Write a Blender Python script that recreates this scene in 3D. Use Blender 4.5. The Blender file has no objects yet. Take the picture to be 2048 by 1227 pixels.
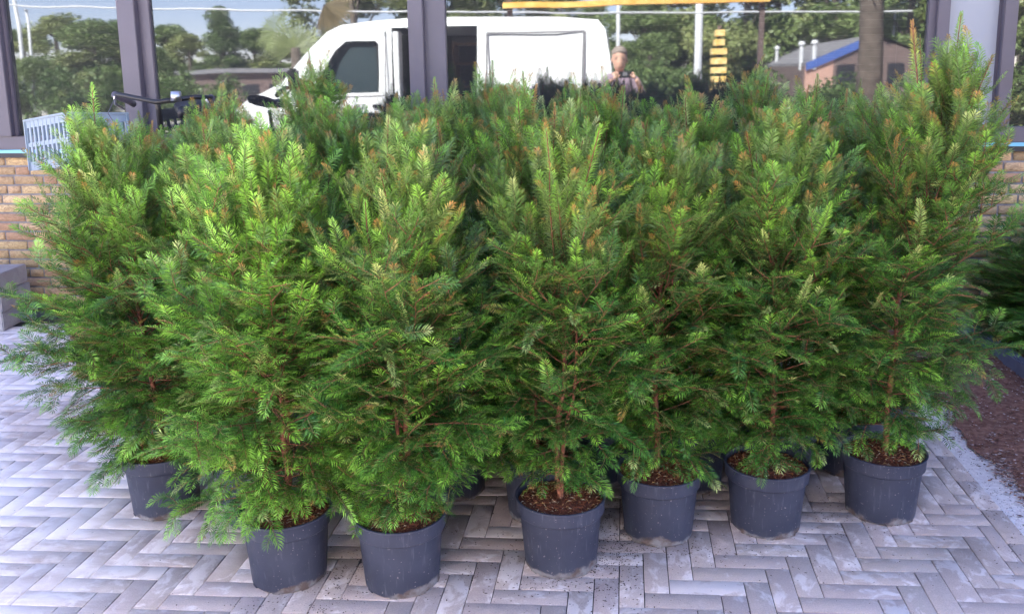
import bpy, bmesh, math, random
import numpy as np
from mathutils import Vector, Matrix
R = math.radians
S = bpy.context.scene
C = S.collection

# ------------------------------------------------------------------ camera
HC = 1.5                       # camera height; the facade is the plane y = D
D = 5.3
FPX, CX, CY = 1750.0, 1024.0, 470.0
def _ray(x, y): return Vector((x - CX, y - CY, FPX))
_fy = _ray(1250, 150).normalized()
_dn = _ray(1190, 10800); _dn = (_dn - _fy * _dn.dot(_fy)).normalized()
_rx = _dn.cross(_fy)
def wpt(x, y, Y=D):            # photo pixel -> point on the vertical plane at distance Y
    r = _ray(x, y); v = Vector((r.dot(_rx), r.dot(_fy), -r.dot(_dn)))
    t = Y / v.y
    return Vector((v.x * t, Y, v.z * t + HC))
def mir(x, y, T):              # the same for something seen reflected in the glass
    p = wpt(x, y, T); return Vector((p.x, 2 * D - T, p.z))
cam = bpy.data.objects.new("camera", bpy.data.cameras.new("camera")); C.objects.link(cam)
# camera axes in world: right, up, back (rows of _rx,_fy,-_dn give world from photo axes)
right = Vector((_rx.x, _fy.x, -_dn.x)); down = Vector((_rx.y, _fy.y, -_dn.y)); fwd = Vector((_rx.z, _fy.z, -_dn.z))
m = Matrix((right, -down, -fwd)).transposed().to_4x4(); m.translation = Vector((0, 0, HC))
cam.matrix_world = m
cam.data.sensor_width = 36; cam.data.lens = 36 * FPX / 2048
cam.data.shift_x = 0.0; cam.data.shift_y = -(613.5 - CY) / 2048
cam.data.clip_start = 0.02; cam.data.clip_end = 3000
S.camera = cam

# ------------------------------------------------------------------ light
SUN_EL, SUN_AZ = 48.0, 28.0     # behind the building, az towards -X from +Y
W = bpy.data.worlds.new("World"); S.world = W; W.use_nodes = True
nt = W.node_tree; nt.nodes.clear()
sky = nt.nodes.new("ShaderNodeTexSky"); sky.sky_type = 'NISHITA'; sky.sun_disc = False
sky.sun_elevation = R(SUN_EL); sky.sun_rotation = R(-SUN_AZ)
sky.air_density = 0.7; sky.dust_density = 0.1; sky.ozone_density = 3.0
bg = nt.nodes.new("ShaderNodeBackground"); bg.inputs[1].default_value = 0.075
wo = nt.nodes.new("ShaderNodeOutputWorld")
tint = nt.nodes.new("ShaderNodeMix"); tint.data_type = 'RGBA'; tint.blend_type = 'MULTIPLY'; tint.inputs[0].default_value = 1; tint.inputs[7].default_value = (1.36, 1.0, .95, 1)
nt.links.new(sky.outputs[0], tint.inputs[6]); nt.links.new(tint.outputs[2], bg.inputs[0]); nt.links.new(bg.outputs[0], wo.inputs[0])
sun = bpy.data.objects.new("sun", bpy.data.lights.new("sun", 'SUN')); C.objects.link(sun)
sun.data.energy = 5.0; sun.data.angle = R(0.5); sun.data.color = (1, .89, .78)
sdir = Vector((-math.sin(R(SUN_AZ)) * math.cos(R(SUN_EL)), math.cos(R(SUN_AZ)) * math.cos(R(SUN_EL)), math.sin(R(SUN_EL))))
sun.rotation_euler = sdir.to_track_quat('Z', 'Y').to_euler(); sun.location = (0, 0, 20)
S.view_settings.view_transform = 'Standard'; S.view_settings.look = 'None'
S.view_settings.gamma = 1; S.view_settings.exposure = 3.76
S.cycles.max_bounces = 8; S.cycles.diffuse_bounces = 3; S.cycles.glossy_bounces = 3
S.cycles.transparent_max_bounces = 8; S.cycles.transmission_bounces = 4
S.cycles.sample_clamp_indirect = 4; S.cycles.caustics_reflective = False

# ------------------------------------------------------------------ materials
def mat(name, col, rough=.6, metal=0, spec=.5, var=None, vs=20, bump=0, bs=60, attr=None, transl=0, emis=None):
    """Principled; var=second colour mixed by noise at scale vs; bump strength at noise scale bs; attr=colour attribute"""
    M = bpy.data.materials.new(name); M.use_nodes = True
    n = M.node_tree; P = n.nodes["Principled BSDF"]; L = n.links
    P.inputs['Roughness'].default_value = rough; P.inputs['Metallic'].default_value = metal
    P.inputs['Specular IOR Level'].default_value = spec
    P.inputs['Base Color'].default_value = (*col, 1)
    tc = n.nodes.new("ShaderNodeTexCoord")
    out = None
    if attr:
        a = n.nodes.new("ShaderNodeAttribute"); a.attribute_name = attr; out = a.outputs['Color']
    if var is not None:
        t = n.nodes.new("ShaderNodeTexNoise"); t.inputs['Scale'].default_value = vs; t.inputs['Detail'].default_value = 6
        L.new(tc.outputs['Object'], t.inputs['Vector'])
        r = n.nodes.new("ShaderNodeValToRGB"); r.color_ramp.elements[0].position = .38; r.color_ramp.elements[1].position = .62
        L.new(t.outputs['Fac'], r.inputs[0])
        mx = n.nodes.new("ShaderNodeMix"); mx.data_type = 'RGBA'
        L.new(r.outputs[0], mx.inputs[0]); mx.inputs[6].default_value = (*col, 1); mx.inputs[7].default_value = (*var, 1)
        if out: L.new(out, mx.inputs[6])
        out = mx.outputs[2]
    if out: L.new(out, P.inputs['Base Color'])
    if bump:
        t2 = n.nodes.new("ShaderNodeTexNoise"); t2.inputs['Scale'].default_value = bs; t2.inputs['Detail'].default_value = 5
        L.new(tc.outputs['Object'], t2.inputs['Vector'])
        b = n.nodes.new("ShaderNodeBump"); b.inputs['Strength'].default_value = bump; b.inputs['Distance'].default_value = .01
        L.new(t2.outputs['Fac'], b.inputs['Height']); L.new(b.outputs[0], P.inputs['Normal'])
    if transl:
        tr = n.nodes.new("ShaderNodeBsdfTranslucent"); ms = n.nodes.new("ShaderNodeMixShader"); ms.inputs[0].default_value = transl
        if out: L.new(out, tr.inputs['Color'])
        else: tr.inputs['Color'].default_value = (*col, 1)
        L.new(P.outputs[0], ms.inputs[1]); L.new(tr.outputs[0], ms.inputs[2])
        L.new(ms.outputs[0], n.nodes["Material Output"].inputs['Surface'])
    if emis:
        P.inputs['Emission Color'].default_value = (*emis[0], 1); P.inputs['Emission Strength'].default_value = emis[1]
    return M

def node_helpers(M):
    n = M.node_tree; L = n.links
    def N(t, **k):
        o = n.nodes.new(t)
        for a, b in k.items(): setattr(o, a, b)
        return o
    return n, L, N, n.nodes["Principled BSDF"]

def ramp(N, L, src, p0, p1, c0=0., c1=1.):
    r = N("ShaderNodeMapRange"); r.inputs[1].default_value = p0; r.inputs[2].default_value = p1
    r.inputs[3].default_value = c0; r.inputs[4].default_value = c1
    L.new(src, r.inputs[0]); return r.outputs[0]
def mixc(N, L, fac, a, b):
    mx = N("ShaderNodeMix", data_type='RGBA')
    L.new(fac, mx.inputs[0])
    for i, v in ((6, a), (7, b)):
        if isinstance(v, tuple): mx.inputs[i].default_value = (*v, 1)
        else: L.new(v, mx.inputs[i])
    return mx.outputs[2]
def mul(N, L, a, b):
    x = N("ShaderNodeMath", operation='MULTIPLY'); L.new(a, x.inputs[0])
    if isinstance(b, (int, float)): x.inputs[1].default_value = b
    else: L.new(b, x.inputs[1])
    return x.outputs[0]
def noise(N, L, vec, scale, detail=5, rough=.55, dist=0.):
    t = N("ShaderNodeTexNoise"); t.inputs['Scale'].default_value = scale; t.inputs['Detail'].default_value = detail
    t.inputs['Roughness'].default_value = rough; t.inputs['Distortion'].default_value = dist
    L.new(vec, t.inputs['Vector']); return t.outputs['Fac']

def paving_mat():
    M = bpy.data.materials.new("paving_brick"); M.use_nodes = True
    n, L, N, P = node_helpers(M)
    at = N("ShaderNodeAttribute", attribute_name="col"); tc = N("ShaderNodeTexCoord"); ob = tc.outputs['Object']
    uv = N("ShaderNodeAttribute", attribute_name="brick_pos")     # position inside the brick (+ random offset)
    fine = noise(N, L, ob, 260, 3); mid = noise(N, L, ob, 30, 6)
    base = mixc(N, L, ramp(N, L, mid, .3, .7), at.outputs['Color'], (.58, .485, .445))
    fm = N("ShaderNodeMix", data_type='RGBA', blend_type='MULTIPLY'); fm.inputs[0].default_value = .6
    L.new(base, fm.inputs[6]); sp = ramp(N, L, fine, .3, .7, .7, 1.15)
    cmb = N("ShaderNodeCombineColor")
    for i in range(3): L.new(sp, cmb.inputs[i])
    L.new(cmb.outputs[0], fm.inputs[7]); base = fm.outputs[2]
    # white lime bloom, patchy along each brick, its amount a per-brick random in alpha
    bl = noise(N, L, uv.outputs['Vector'], 13, 5, .62, .6)
    thr = N("ShaderNodeMath", operation='ADD'); L.new(bl, thr.inputs[0]); L.new(at.outputs['Alpha'], thr.inputs[1])
    bloom = mul(N, L, ramp(N, L, thr.outputs[0], .75, .86), .6)
    base = mixc(N, L, bloom, base, (.86, .80, .78))
    # jointing sand swept over the left of the yard
    sepx = N("ShaderNodeSeparateXYZ"); L.new(ob, sepx.inputs[0])
    big = noise(N, L, ob, 1.6, 4, .5, 1.2)
    smap = N("ShaderNodeMapping"); smap.inputs['Scale'].default_value = (1.2, 3, 1); smap.inputs['Rotation'].default_value = (0, 0, R(35)); L.new(ob, smap.inputs[0])
    swirl = noise(N, L, smap.outputs[0], 2.2, 6, .6, 2.5)
    a = ramp(N, L, sepx.outputs[0], -.75, -1.9)
    s1 = N("ShaderNodeMath", operation='ADD'); L.new(big, s1.inputs[0]); L.new(mul(N, L, swirl, .55), s1.inputs[1])
    s2 = N("ShaderNodeMath", operation='ADD'); L.new(s1.outputs[0], s2.inputs[0]); L.new(mul(N, L, a, .42), s2.inputs[1])
    ydep = ramp(N, L, sepx.outputs[1], 3.4, 2.4); s3 = N("ShaderNodeMath", operation='ADD'); L.new(s2.outputs[0], s3.inputs[0]); L.new(mul(N, L, ydep, .1), s3.inputs[1])
    sand = mul(N, L, ramp(N, L, s3.outputs[0], 1.04, 1.32), a)
    base = mixc(N, L, mul(N, L, sand, .85), base, (.92, .86, .84))
    # brown potting soil dust between the pots
    d0 = noise(N, L, ob, 3.0, 4, .6, .5); dd = mul(N, L, ramp(N, L, d0, .45, .68), ramp(N, L, sepx.outputs[1], 2.35, 2.75))
    base = mixc(N, L, mul(N, L, mul(N, L, dd, ramp(N, L, sepx.outputs[0], -1.3, -.5)), .5), base, (.17, .135, .12))
    L.new(base, P.inputs['Base Color']); P.inputs['Roughness'].default_value = .8; P.inputs['Specular IOR Level'].default_value = .3
    b = N("ShaderNodeBump"); b.inputs['Strength'].default_value = .35; b.inputs['Distance'].default_value = .004
    L.new(fine, b.inputs['Height']); L.new(b.outputs[0], P.inputs['Normal'])
    return M

def wallbrick_mat():
    M = bpy.data.materials.new("wall_brick"); M.use_nodes = True
    n, L, N, P = node_helpers(M)
    at = N("ShaderNodeAttribute", attribute_name="col"); tc = N("ShaderNodeTexCoord"); ob = tc.outputs['Object']
    mp = N("ShaderNodeMapping"); mp.inputs['Scale'].default_value = (1, 1, 2.2); L.new(ob, mp.inputs[0])
    wr = noise(N, L, mp.outputs[0], 28, 7, .7, 1.5)
    base = mixc(N, L, ramp(N, L, wr, .32, .62), (.28, .17, .09), at.outputs['Color'])
    L.new(base, P.inputs['Base Color']); P.inputs['Roughness'].default_value = .9
    b = N("ShaderNodeBump"); b.inputs['Strength'].default_value = .9; b.inputs['Distance'].default_value = .008
    L.new(wr, b.inputs['Height']); L.new(b.outputs[0], P.inputs['Normal'])
    return M

def pot_mat():
    M = bpy.data.materials.new("pot_plastic"); M.use_nodes = True
    n, L, N, P = node_helpers(M)
    tc = N("ShaderNodeTexCoord"); ob = tc.outputs['Object']; oi = N("ShaderNodeObjectInfo")
    off = N("ShaderNodeVectorMath", operation='MULTIPLY_ADD'); L.new(ob, off.inputs[0]); off.inputs[1].default_value = (1, 1, 1)
    cm = N("ShaderNodeCombineXYZ")
    for i in range(3): L.new(mul(N, L, oi.outputs['Random'], 37.), cm.inputs[i])
    L.new(cm.outputs[0], off.inputs[2]); v = off.outputs[0]
    sep = N("ShaderNodeSeparateXYZ"); L.new(ob, sep.inputs[0]); z = sep.outputs[2]
    base = mixc(N, L, ramp(N, L, noise(N, L, v, 7, 5), .3, .7), (.026, .031, .054), (.044, .051, .080))
    # long vertical scuffs
    mp = N("ShaderNodeMapping"); mp.inputs['Scale'].default_value = (30, 30, 3); L.new(v, mp.inputs[0])
    sc = ramp(N, L, noise(N, L, mp.outputs[0], 3, 4, .6), .58, .75, 0, .6)
    base = mixc(N, L, sc, base, (.13, .14, .17))
    # pale splashes and grit
    gr = ramp(N, L, noise(N, L, v, 130, 2, .4), .70, .74)
    base = mixc(N, L, mul(N, L, gr, .6), base, (.30, .27, .26))
    # dried mud and lime crust at the foot, its edge wandering
    e = N("ShaderNodeMath", operation='ADD'); L.new(z, e.inputs[0]); L.new(mul(N, L, noise(N, L, v, 9, 5, .6), -.11), e.inputs[1])
    crust = ramp(N, L, e.outputs[0], -.034, -.044)
    base = mixc(N, L, mul(N, L, crust, .75), base, mixc(N, L, ramp(N, L, noise(N, L, v, 25, 4), .4, .6), (.13, .09, .07), (.27, .265, .27)))
    L.new(base, P.inputs['Base Color']); P.inputs['Specular IOR Level'].default_value = .4
    L.new(ramp(N, L, noise(N, L, v, 20, 4), .3, .7, .38, .6), P.inputs['Roughness'])
    b = N("ShaderNodeBump"); b.inputs['Strength'].default_value = .2; b.inputs['Distance'].default_value = .003
    L.new(noise(N, L, v, 40, 4), b.inputs['Height']); L.new(b.outputs[0], P.inputs['Normal'])
    return M

def glass_mat():
    M = bpy.data.materials.new("solar_glass"); M.use_nodes = True
    n = M.node_tree; n.nodes.clear(); L = n.links
    o = n.nodes.new("ShaderNodeOutputMaterial"); g = n.nodes.new("ShaderNodeBsdfGlossy"); t = n.nodes.new("ShaderNodeBsdfTransparent"); mx = n.nodes.new("ShaderNodeMixShader")
    g.inputs['Roughness'].default_value = 0.02; g.inputs['Color'].default_value = (.84, .94, 1, 1)
    t.inputs['Color'].default_value = (.34, .36, .36, 1); mx.inputs[0].default_value = .105
    # rolled glass is never quite flat
    tc = n.nodes.new("ShaderNodeTexCoord"); ns = n.nodes.new("ShaderNodeTexNoise"); ns.inputs['Scale'].default_value = 1.4; ns.inputs['Detail'].default_value = 1.5
    L.new(tc.outputs['Object'], ns.inputs['Vector']); b = n.nodes.new("ShaderNodeBump"); b.inputs['Strength'].default_value = .25; b.inputs['Distance'].default_value = .004
    L.new(ns.outputs['Fac'], b.inputs['Height']); L.new(b.outputs[0], g.inputs['Normal'])
    L.new(t.outputs[0], mx.inputs[1]); L.new(g.outputs[0], mx.inputs[2]); df = n.nodes.new('ShaderNodeBsdfDiffuse'); df.inputs['Color'].default_value = (.75, .75, .78, 1); m2 = n.nodes.new('ShaderNodeMixShader'); m2.inputs[0].default_value = .022; L.new(mx.outputs[0], m2.inputs[1]); L.new(df.outputs[0], m2.inputs[2]); L.new(m2.outputs[0], o.inputs[0])
    return M

MT = dict(
    foliage=mat("yew_needles", (.1, .2, .05), .42, spec=.45, attr="col", transl=.15),
    bark=mat("yew_bark", (.115, .040, .022), .85, var=(.24, .095, .055), vs=60, bump=.6, bs=150),
    soil=mat("potting_soil", (.075, .030, .020), .95, attr="col", bump=.8, bs=220),
    pot=pot_mat(), paving=paving_mat(), wallbrick=wallbrick_mat(), glass=glass_mat(),
    joint=mat("paving_joint", (.03, .027, .026), .95, var=(.07, .062, .058), vs=30),
    mortar=mat("mortar", (.19, .18, .19), .95, var=(.27, .26, .26), vs=15, bump=.5),
    asphalt=mat("yard_ground", (.36, .34, .31), .9, var=(.42, .40, .37), vs=2),
    frame=mat("frame_aluminium", (.078, .068, .085), .42, spec=.5, var=(.09, .080, .10), vs=3),
    frame_dark=mat("frame_gasket", (.012, .012, .016), .5),
    film=mat("sill_film", (.16, .46, .60), .3),
    panel=mat("white_panel", (.27, .29, .32), .35),
    white=mat("van_paint", (.82, .83, .85), .25),
    black=mat("black_plastic", (.012, .012, .014), .45),
    dark=mat("dark_room", (.10, .10, .105), .9),
    wood=mat("shelf_wood", (.22, .11, .06), .7, var=(.30, .16, .08), vs=12),
    rubber=mat("rubber", (.02, .02, .02), .8), metal=mat("steel", (.5, .5, .52), .35, metal=1),
    lens=mat("lamp_lens", (.7, .7, .72), .1),
    crate=mat("crate_plastic", (.19, .25, .30), .45, var=(.23, .29, .34), vs=8),
    slat=mat("blind_slat", (.55, .55, .52), .5),
    mustard=mat("yellow_brick_pillar", (.78, .52, .14), .8, var=(.9, .72, .35), vs=14, bump=.4, bs=20),
    orange=mat("orange_beam", (.8, .38, .06), .7, var=(.85, .55, .15), vs=5),
    sand=mat("white_sand", (.68, .63, .64), .95, var=(.80, .76, .76), vs=60, bump=.7, bs=180),
    mulch=mat("bed_soil", (.13, .056, .038), .95, var=(.24, .125, .09), vs=45, bump=1, bs=90),
    kerb=mat("kerb_bluestone", (.10, .12, .18), .6, var=(.13, .15, .21), vs=12),
    block=mat("grey_block", (.30, .29, .30), .85, var=(.38, .37, .37), vs=12, bump=.4),
    leaf=mat("tree_leaves", (.07, .12, .03), .5, attr="col", transl=.2),
    trunk=mat("tree_bark", (.09, .07, .055), .9, var=(.14, .11, .09), vs=8, bump=.6, bs=25),
    roofing=mat("roof_felt", (.17, .165, .18), .8, var=(.21, .20, .22), vs=4),
    fascia=mat("blue_fascia", (.05, .10, .33), .5), pink=mat("pink_brick", (.42, .24, .19), .9, var=(.48, .29, .23), vs=10),
    brown=mat("brown_brick", (.12, .085, .08), .9, var=(.16, .11, .10), vs=10),
    pole=mat("white_pole", (.6, .6, .62), .5), skin=mat("skin", (.66, .38, .28), .5, var=(.70, .42, .31), vs=30),
    hair=mat("greying_hair", (.30, .24, .21), .7), shirt=mat("mauve_shirt", (.27, .20, .25), .9, var=(.30, .22, .28), vs=20),
    jeans=mat("dark_jeans", (.05, .06, .10), .9), eye=mat("eye_dark", (.03, .02, .02), .3),
)

# ------------------------------------------------------------------ helpers
def tag(o, label=None, cat=None, group=None, kind=None):
    if label: o['label'] = label
    if cat: o['category'] = cat
    if group: o['group'] = group
    if kind: o['kind'] = kind
    return o
def thing(name, label, cat, loc=(0, 0, 0), rz=0, group=None):
    o = bpy.data.objects.new(name, None); C.objects.link(o); o.location = loc; o.rotation_euler = (0, 0, rz)
    o.empty_display_size = .1
    return tag(o, label, cat, group)
def obj(name, bm, material, parent=None, smooth=False):
    me = bpy.data.meshes.new(name)
    if isinstance(bm, bmesh.types.BMesh):
        bm.normal_update(); bm.to_mesh(me); bm.free()
    else: me = bm
    for mm in (material if isinstance(material, (list, tuple)) else [material]): me.materials.append(mm)
    if smooth:
        me.polygons.foreach_set('use_smooth', [True] * len(me.polygons))
    o = bpy.data.objects.new(name, me); C.objects.link(o)
    if parent: o.parent = parent
    return o
def BM(): return bmesh.new()
def box(bm, x0, x1, y0, y1, z0, z1, bev=0, M=None):
    r = bmesh.ops.create_cube(bm, size=1)
    vs = r['verts']
    T = Matrix.Translation(((x0 + x1) / 2, (y0 + y1) / 2, (z0 + z1) / 2)) @ Matrix.Diagonal((x1 - x0, y1 - y0, z1 - z0, 1))
    bmesh.ops.transform(bm, matrix=(M @ T if M else T), verts=vs)
    if bev:
        es = list({e for v in vs for e in v.link_edges})
        bmesh.ops.bevel(bm, geom=es, offset=bev, segments=2, affect='EDGES', clamp_overlap=True)
def tube(bm, pts, rad, seg=10, cap=True):
    pts = [Vector(p) for p in pts]; n = len(pts)
    if not isinstance(rad, (list, tuple)): rad = [rad] * n
    rings = []; ref = None
    for i, p in enumerate(pts):
        t = (pts[min(i + 1, n - 1)] - pts[max(i - 1, 0)]).normalized()
        if ref is None: ref = t.orthogonal().normalized()
        ref = (ref - t * ref.dot(t)).normalized(); b = t.cross(ref)
        rings.append([bm.verts.new(p + (ref * math.cos(a) + b * math.sin(a)) * rad[i]) for a in [2 * math.pi * k / seg for k in range(seg)]])
    for a, b in zip(rings, rings[1:]):
        for k in range(seg): bm.faces.new((a[k], a[(k + 1) % seg], b[(k + 1) % seg], b[k]))
    if cap: bm.faces.new(rings[0][::-1]); bm.faces.new(rings[-1])
def lathe(bm, prof, seg=48, closed_bottom=True):
    rings = [[bm.verts.new((r * math.cos(2 * math.pi * k / seg), r * math.sin(2 * math.pi * k / seg), z)) for k in range(seg)] for r, z in prof]
    for a, b in zip(rings, rings[1:]):
        for k in range(seg): bm.faces.new((a[k], a[(k + 1) % seg], b[(k + 1) % seg], b[k]))
    if closed_bottom: bm.faces.new(rings[0][::-1])
    return rings
def np_mesh(name, verts, faces, cols=None, nv=4, extra=None):
    """verts (N,3), faces (F,nv) int; cols (N,4) point colours"""
    me = bpy.data.meshes.new(name)
    verts = np.ascontiguousarray(verts, np.float32); faces = np.ascontiguousarray(faces, np.int32)
    me.vertices.add(len(verts)); me.vertices.foreach_set('co', verts.ravel())
    me.loops.add(faces.size); me.loops.foreach_set('vertex_index', faces.ravel())
    me.polygons.add(len(faces)); me.polygons.foreach_set('loop_start', np.arange(0, faces.size, nv, dtype=np.int32))
    me.update(calc_edges=True)
    if cols is not None:
        ca = me.color_attributes.new('col', 'FLOAT_COLOR', 'POINT'); ca.data.foreach_set('color', np.ascontiguousarray(cols, np.float32).ravel())
    if extra is not None:
        at = me.attributes.new(extra[0], 'FLOAT_VECTOR', 'POINT'); at.data.foreach_set('vector', np.ascontiguousarray(extra[1], np.float32).ravel())
    return me

# ------------------------------------------------------------------ setting: ground, paving, bed
bm = BM(); 
v = [bm.verts.new(p) for p in ((-400, -400, -.02), (400, -400, -.02), (400, 400, -.02), (-400, 400, -.02))]; bm.faces.new(v)
tag(obj("ground", bm, MT['asphalt']), kind="structure")
bm = BM(); v = [bm.verts.new(p) for p in ((-9, -9, -.006), (1.30, -9, -.006), (1.30, 5.3, -.006), (-9, 5.3, -.006))]; bm.faces.new(v)
tag(obj("paving_joints", bm, MT['joint']), kind="structure")
def paving():
    rng = np.random.default_rng(5)
    Wd = .074; g = .0015; ch = .0013; rot = R(3.0)
    V = []; F = []; Cc = []; E = []
    def brick(x0, y0, x1, y1, rotate=True):
        x0 += g; y0 += g; x1 -= g; y1 -= g
        cx, cy = (x0 + x1) / 2, (y0 + y1) / 2
        zt = rng.normal(0, .0006); b = len(V)
        tone = rng.normal(0, 1)
        c = np.array([.53, .44, .40]) * (1 + .045 * tone) + rng.normal(0, .006, 3)
        al = float(np.clip(rng.normal(.225, .055), 0, .38))
        off = rng.uniform(0, 50, 3); lng = (x1 - x0) > (y1 - y0)
        for z, s in ((-.03, 0), (zt - ch * .6, 0), (zt, ch)):
            for x, y in ((x0 + s, y0 + s), (x1 - s, y0 + s), (x1 - s, y1 - s), (x0 + s, y1 - s)):
                jx, jy = x, y
                V.append((jx, jy, z)); Cc.append((*c, al))
                l = (x - cx, y - cy) if lng else (y - cy, x - cx)
                E.append((l[0] + off[0], l[1] * 1.5 + off[1], off[2]))
        for k in range(4):
            n = (k + 1) % 4
            F.append((b + k, b + n, b + 4 + n, b + 4 + k)); F.append((b + 4 + k, b + 4 + n, b + 8 + n, b + 8 + k))
        F.append((b + 8, b + 9, b + 10, b + 11))
    N = 125
    cr, sr = math.cos(rot), math.sin(rot)
    xr = 1.226
    ox, oy = .065, 2.31
    for i in range(-N, 30):
        for j in range(-110, 46):
            s = (i - j) % 6
            if s not in (0, 3) : continue
            if s == 0: x0, y0, x1, y1 = i * Wd, j * Wd, (i + 3) * Wd, (j + 1) * Wd
            else:      x0, y0, x1, y1 = i * Wd, (j - 2) * Wd, (i + 1) * Wd, (j + 1) * Wd
            x0 += ox; x1 += ox; y0 += oy; y1 += oy
            if y1 > 5.25 or x0 > xr or x1 < -9 or y0 < -5.5: continue
            x1 = min(x1, xr)
            if x1 - x0 < .02: continue
            brick(x0, y0, x1, y1)
    V2 = np.array(V); mid = len(V)
    # soldier course along the bed
    y = -5.5
    while y < 5.2:
        brick(1.227, y, 1.227 + Wd, y + 3 * Wd); y += 3 * Wd
    V2 = np.array(V)
    # slight skew of the laying lines
    V2[:, 1] += (V2[:, 0] - .2) * math.tan(rot)
    return np_mesh("paving", V2, np.array(F), np.array(Cc), 4, ("brick_pos", np.array(E)))
tag(obj("paving", paving(), MT['paving']), kind="structure")

def sheet(name, x0, x1, y0, y1, z, amp, m, nx, ny, seed, edge=None):
    rng = random.Random(seed); bm = BM(); g = []
    for j in range(ny + 1):
        row = []
        for i in range(nx + 1):
            x = x0 + (x1 - x0) * i / nx; y = y0 + (y1 - y0) * j / ny
            if i == 0 and edge: x += edge * (math.sin(y * 9 + seed) * .5 + math.sin(y * 23) * .3 + rng.uniform(-.3, .3))
            row.append(bm.verts.new((x, y, z + rng.uniform(-amp, amp) * (0 if i == 0 else 1))))
        g.append(row)
    for j in range(ny):
        for i in range(nx): bm.faces.new((g[j][i], g[j][i + 1], g[j + 1][i + 1], g[j + 1][i]))
    return tag(obj(name, bm, m, smooth=True), kind="structure")
sheet("sand_strip", 1.288, 1.9, -5, 5.28, -.004, .002, MT['sand'], 12, 200, 3)
sheet("bed_soil", 1.42, 6.0, -5, 5.28, .004, .007, MT['mulch'], 120, 260, 4, edge=.06)

def scatter_bits(name, pts, rng, smin, smax, cols, mtl, z=.002, flat=.35):
    n = len(pts); V = []; F = []; Cc = []
    for k, (x, y) in enumerate(pts):
        s = rng.uniform(smin, smax); a = rng.uniform(0, 6.28); l = s * rng.uniform(1, 2.6); ca, sa = math.cos(a), math.sin(a)
        zz = s * flat; c = np.array(cols[rng.integers(len(cols))]) * rng.uniform(.7, 1.3); b = len(V)
        for dx, dy, dz in ((-l, 0, 0), (0, -s, 0), (l, 0, 0), (0, s, 0), (rng.uniform(-.3, .3) * l, 0, 1)):
            V.append((x + dx * ca - dy * sa, y + dx * sa + dy * ca, z + (zz if dz else 0))); Cc.append((*c, 1))
        for t in ((0, 1, 4), (1, 2, 4), (2, 3, 4), (3, 0, 4)): F.append(tuple(b + q for q in t))
    return obj(name, np_mesh(name, np.array(V), np.array(F), np.array(Cc), 3), mtl)

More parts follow.
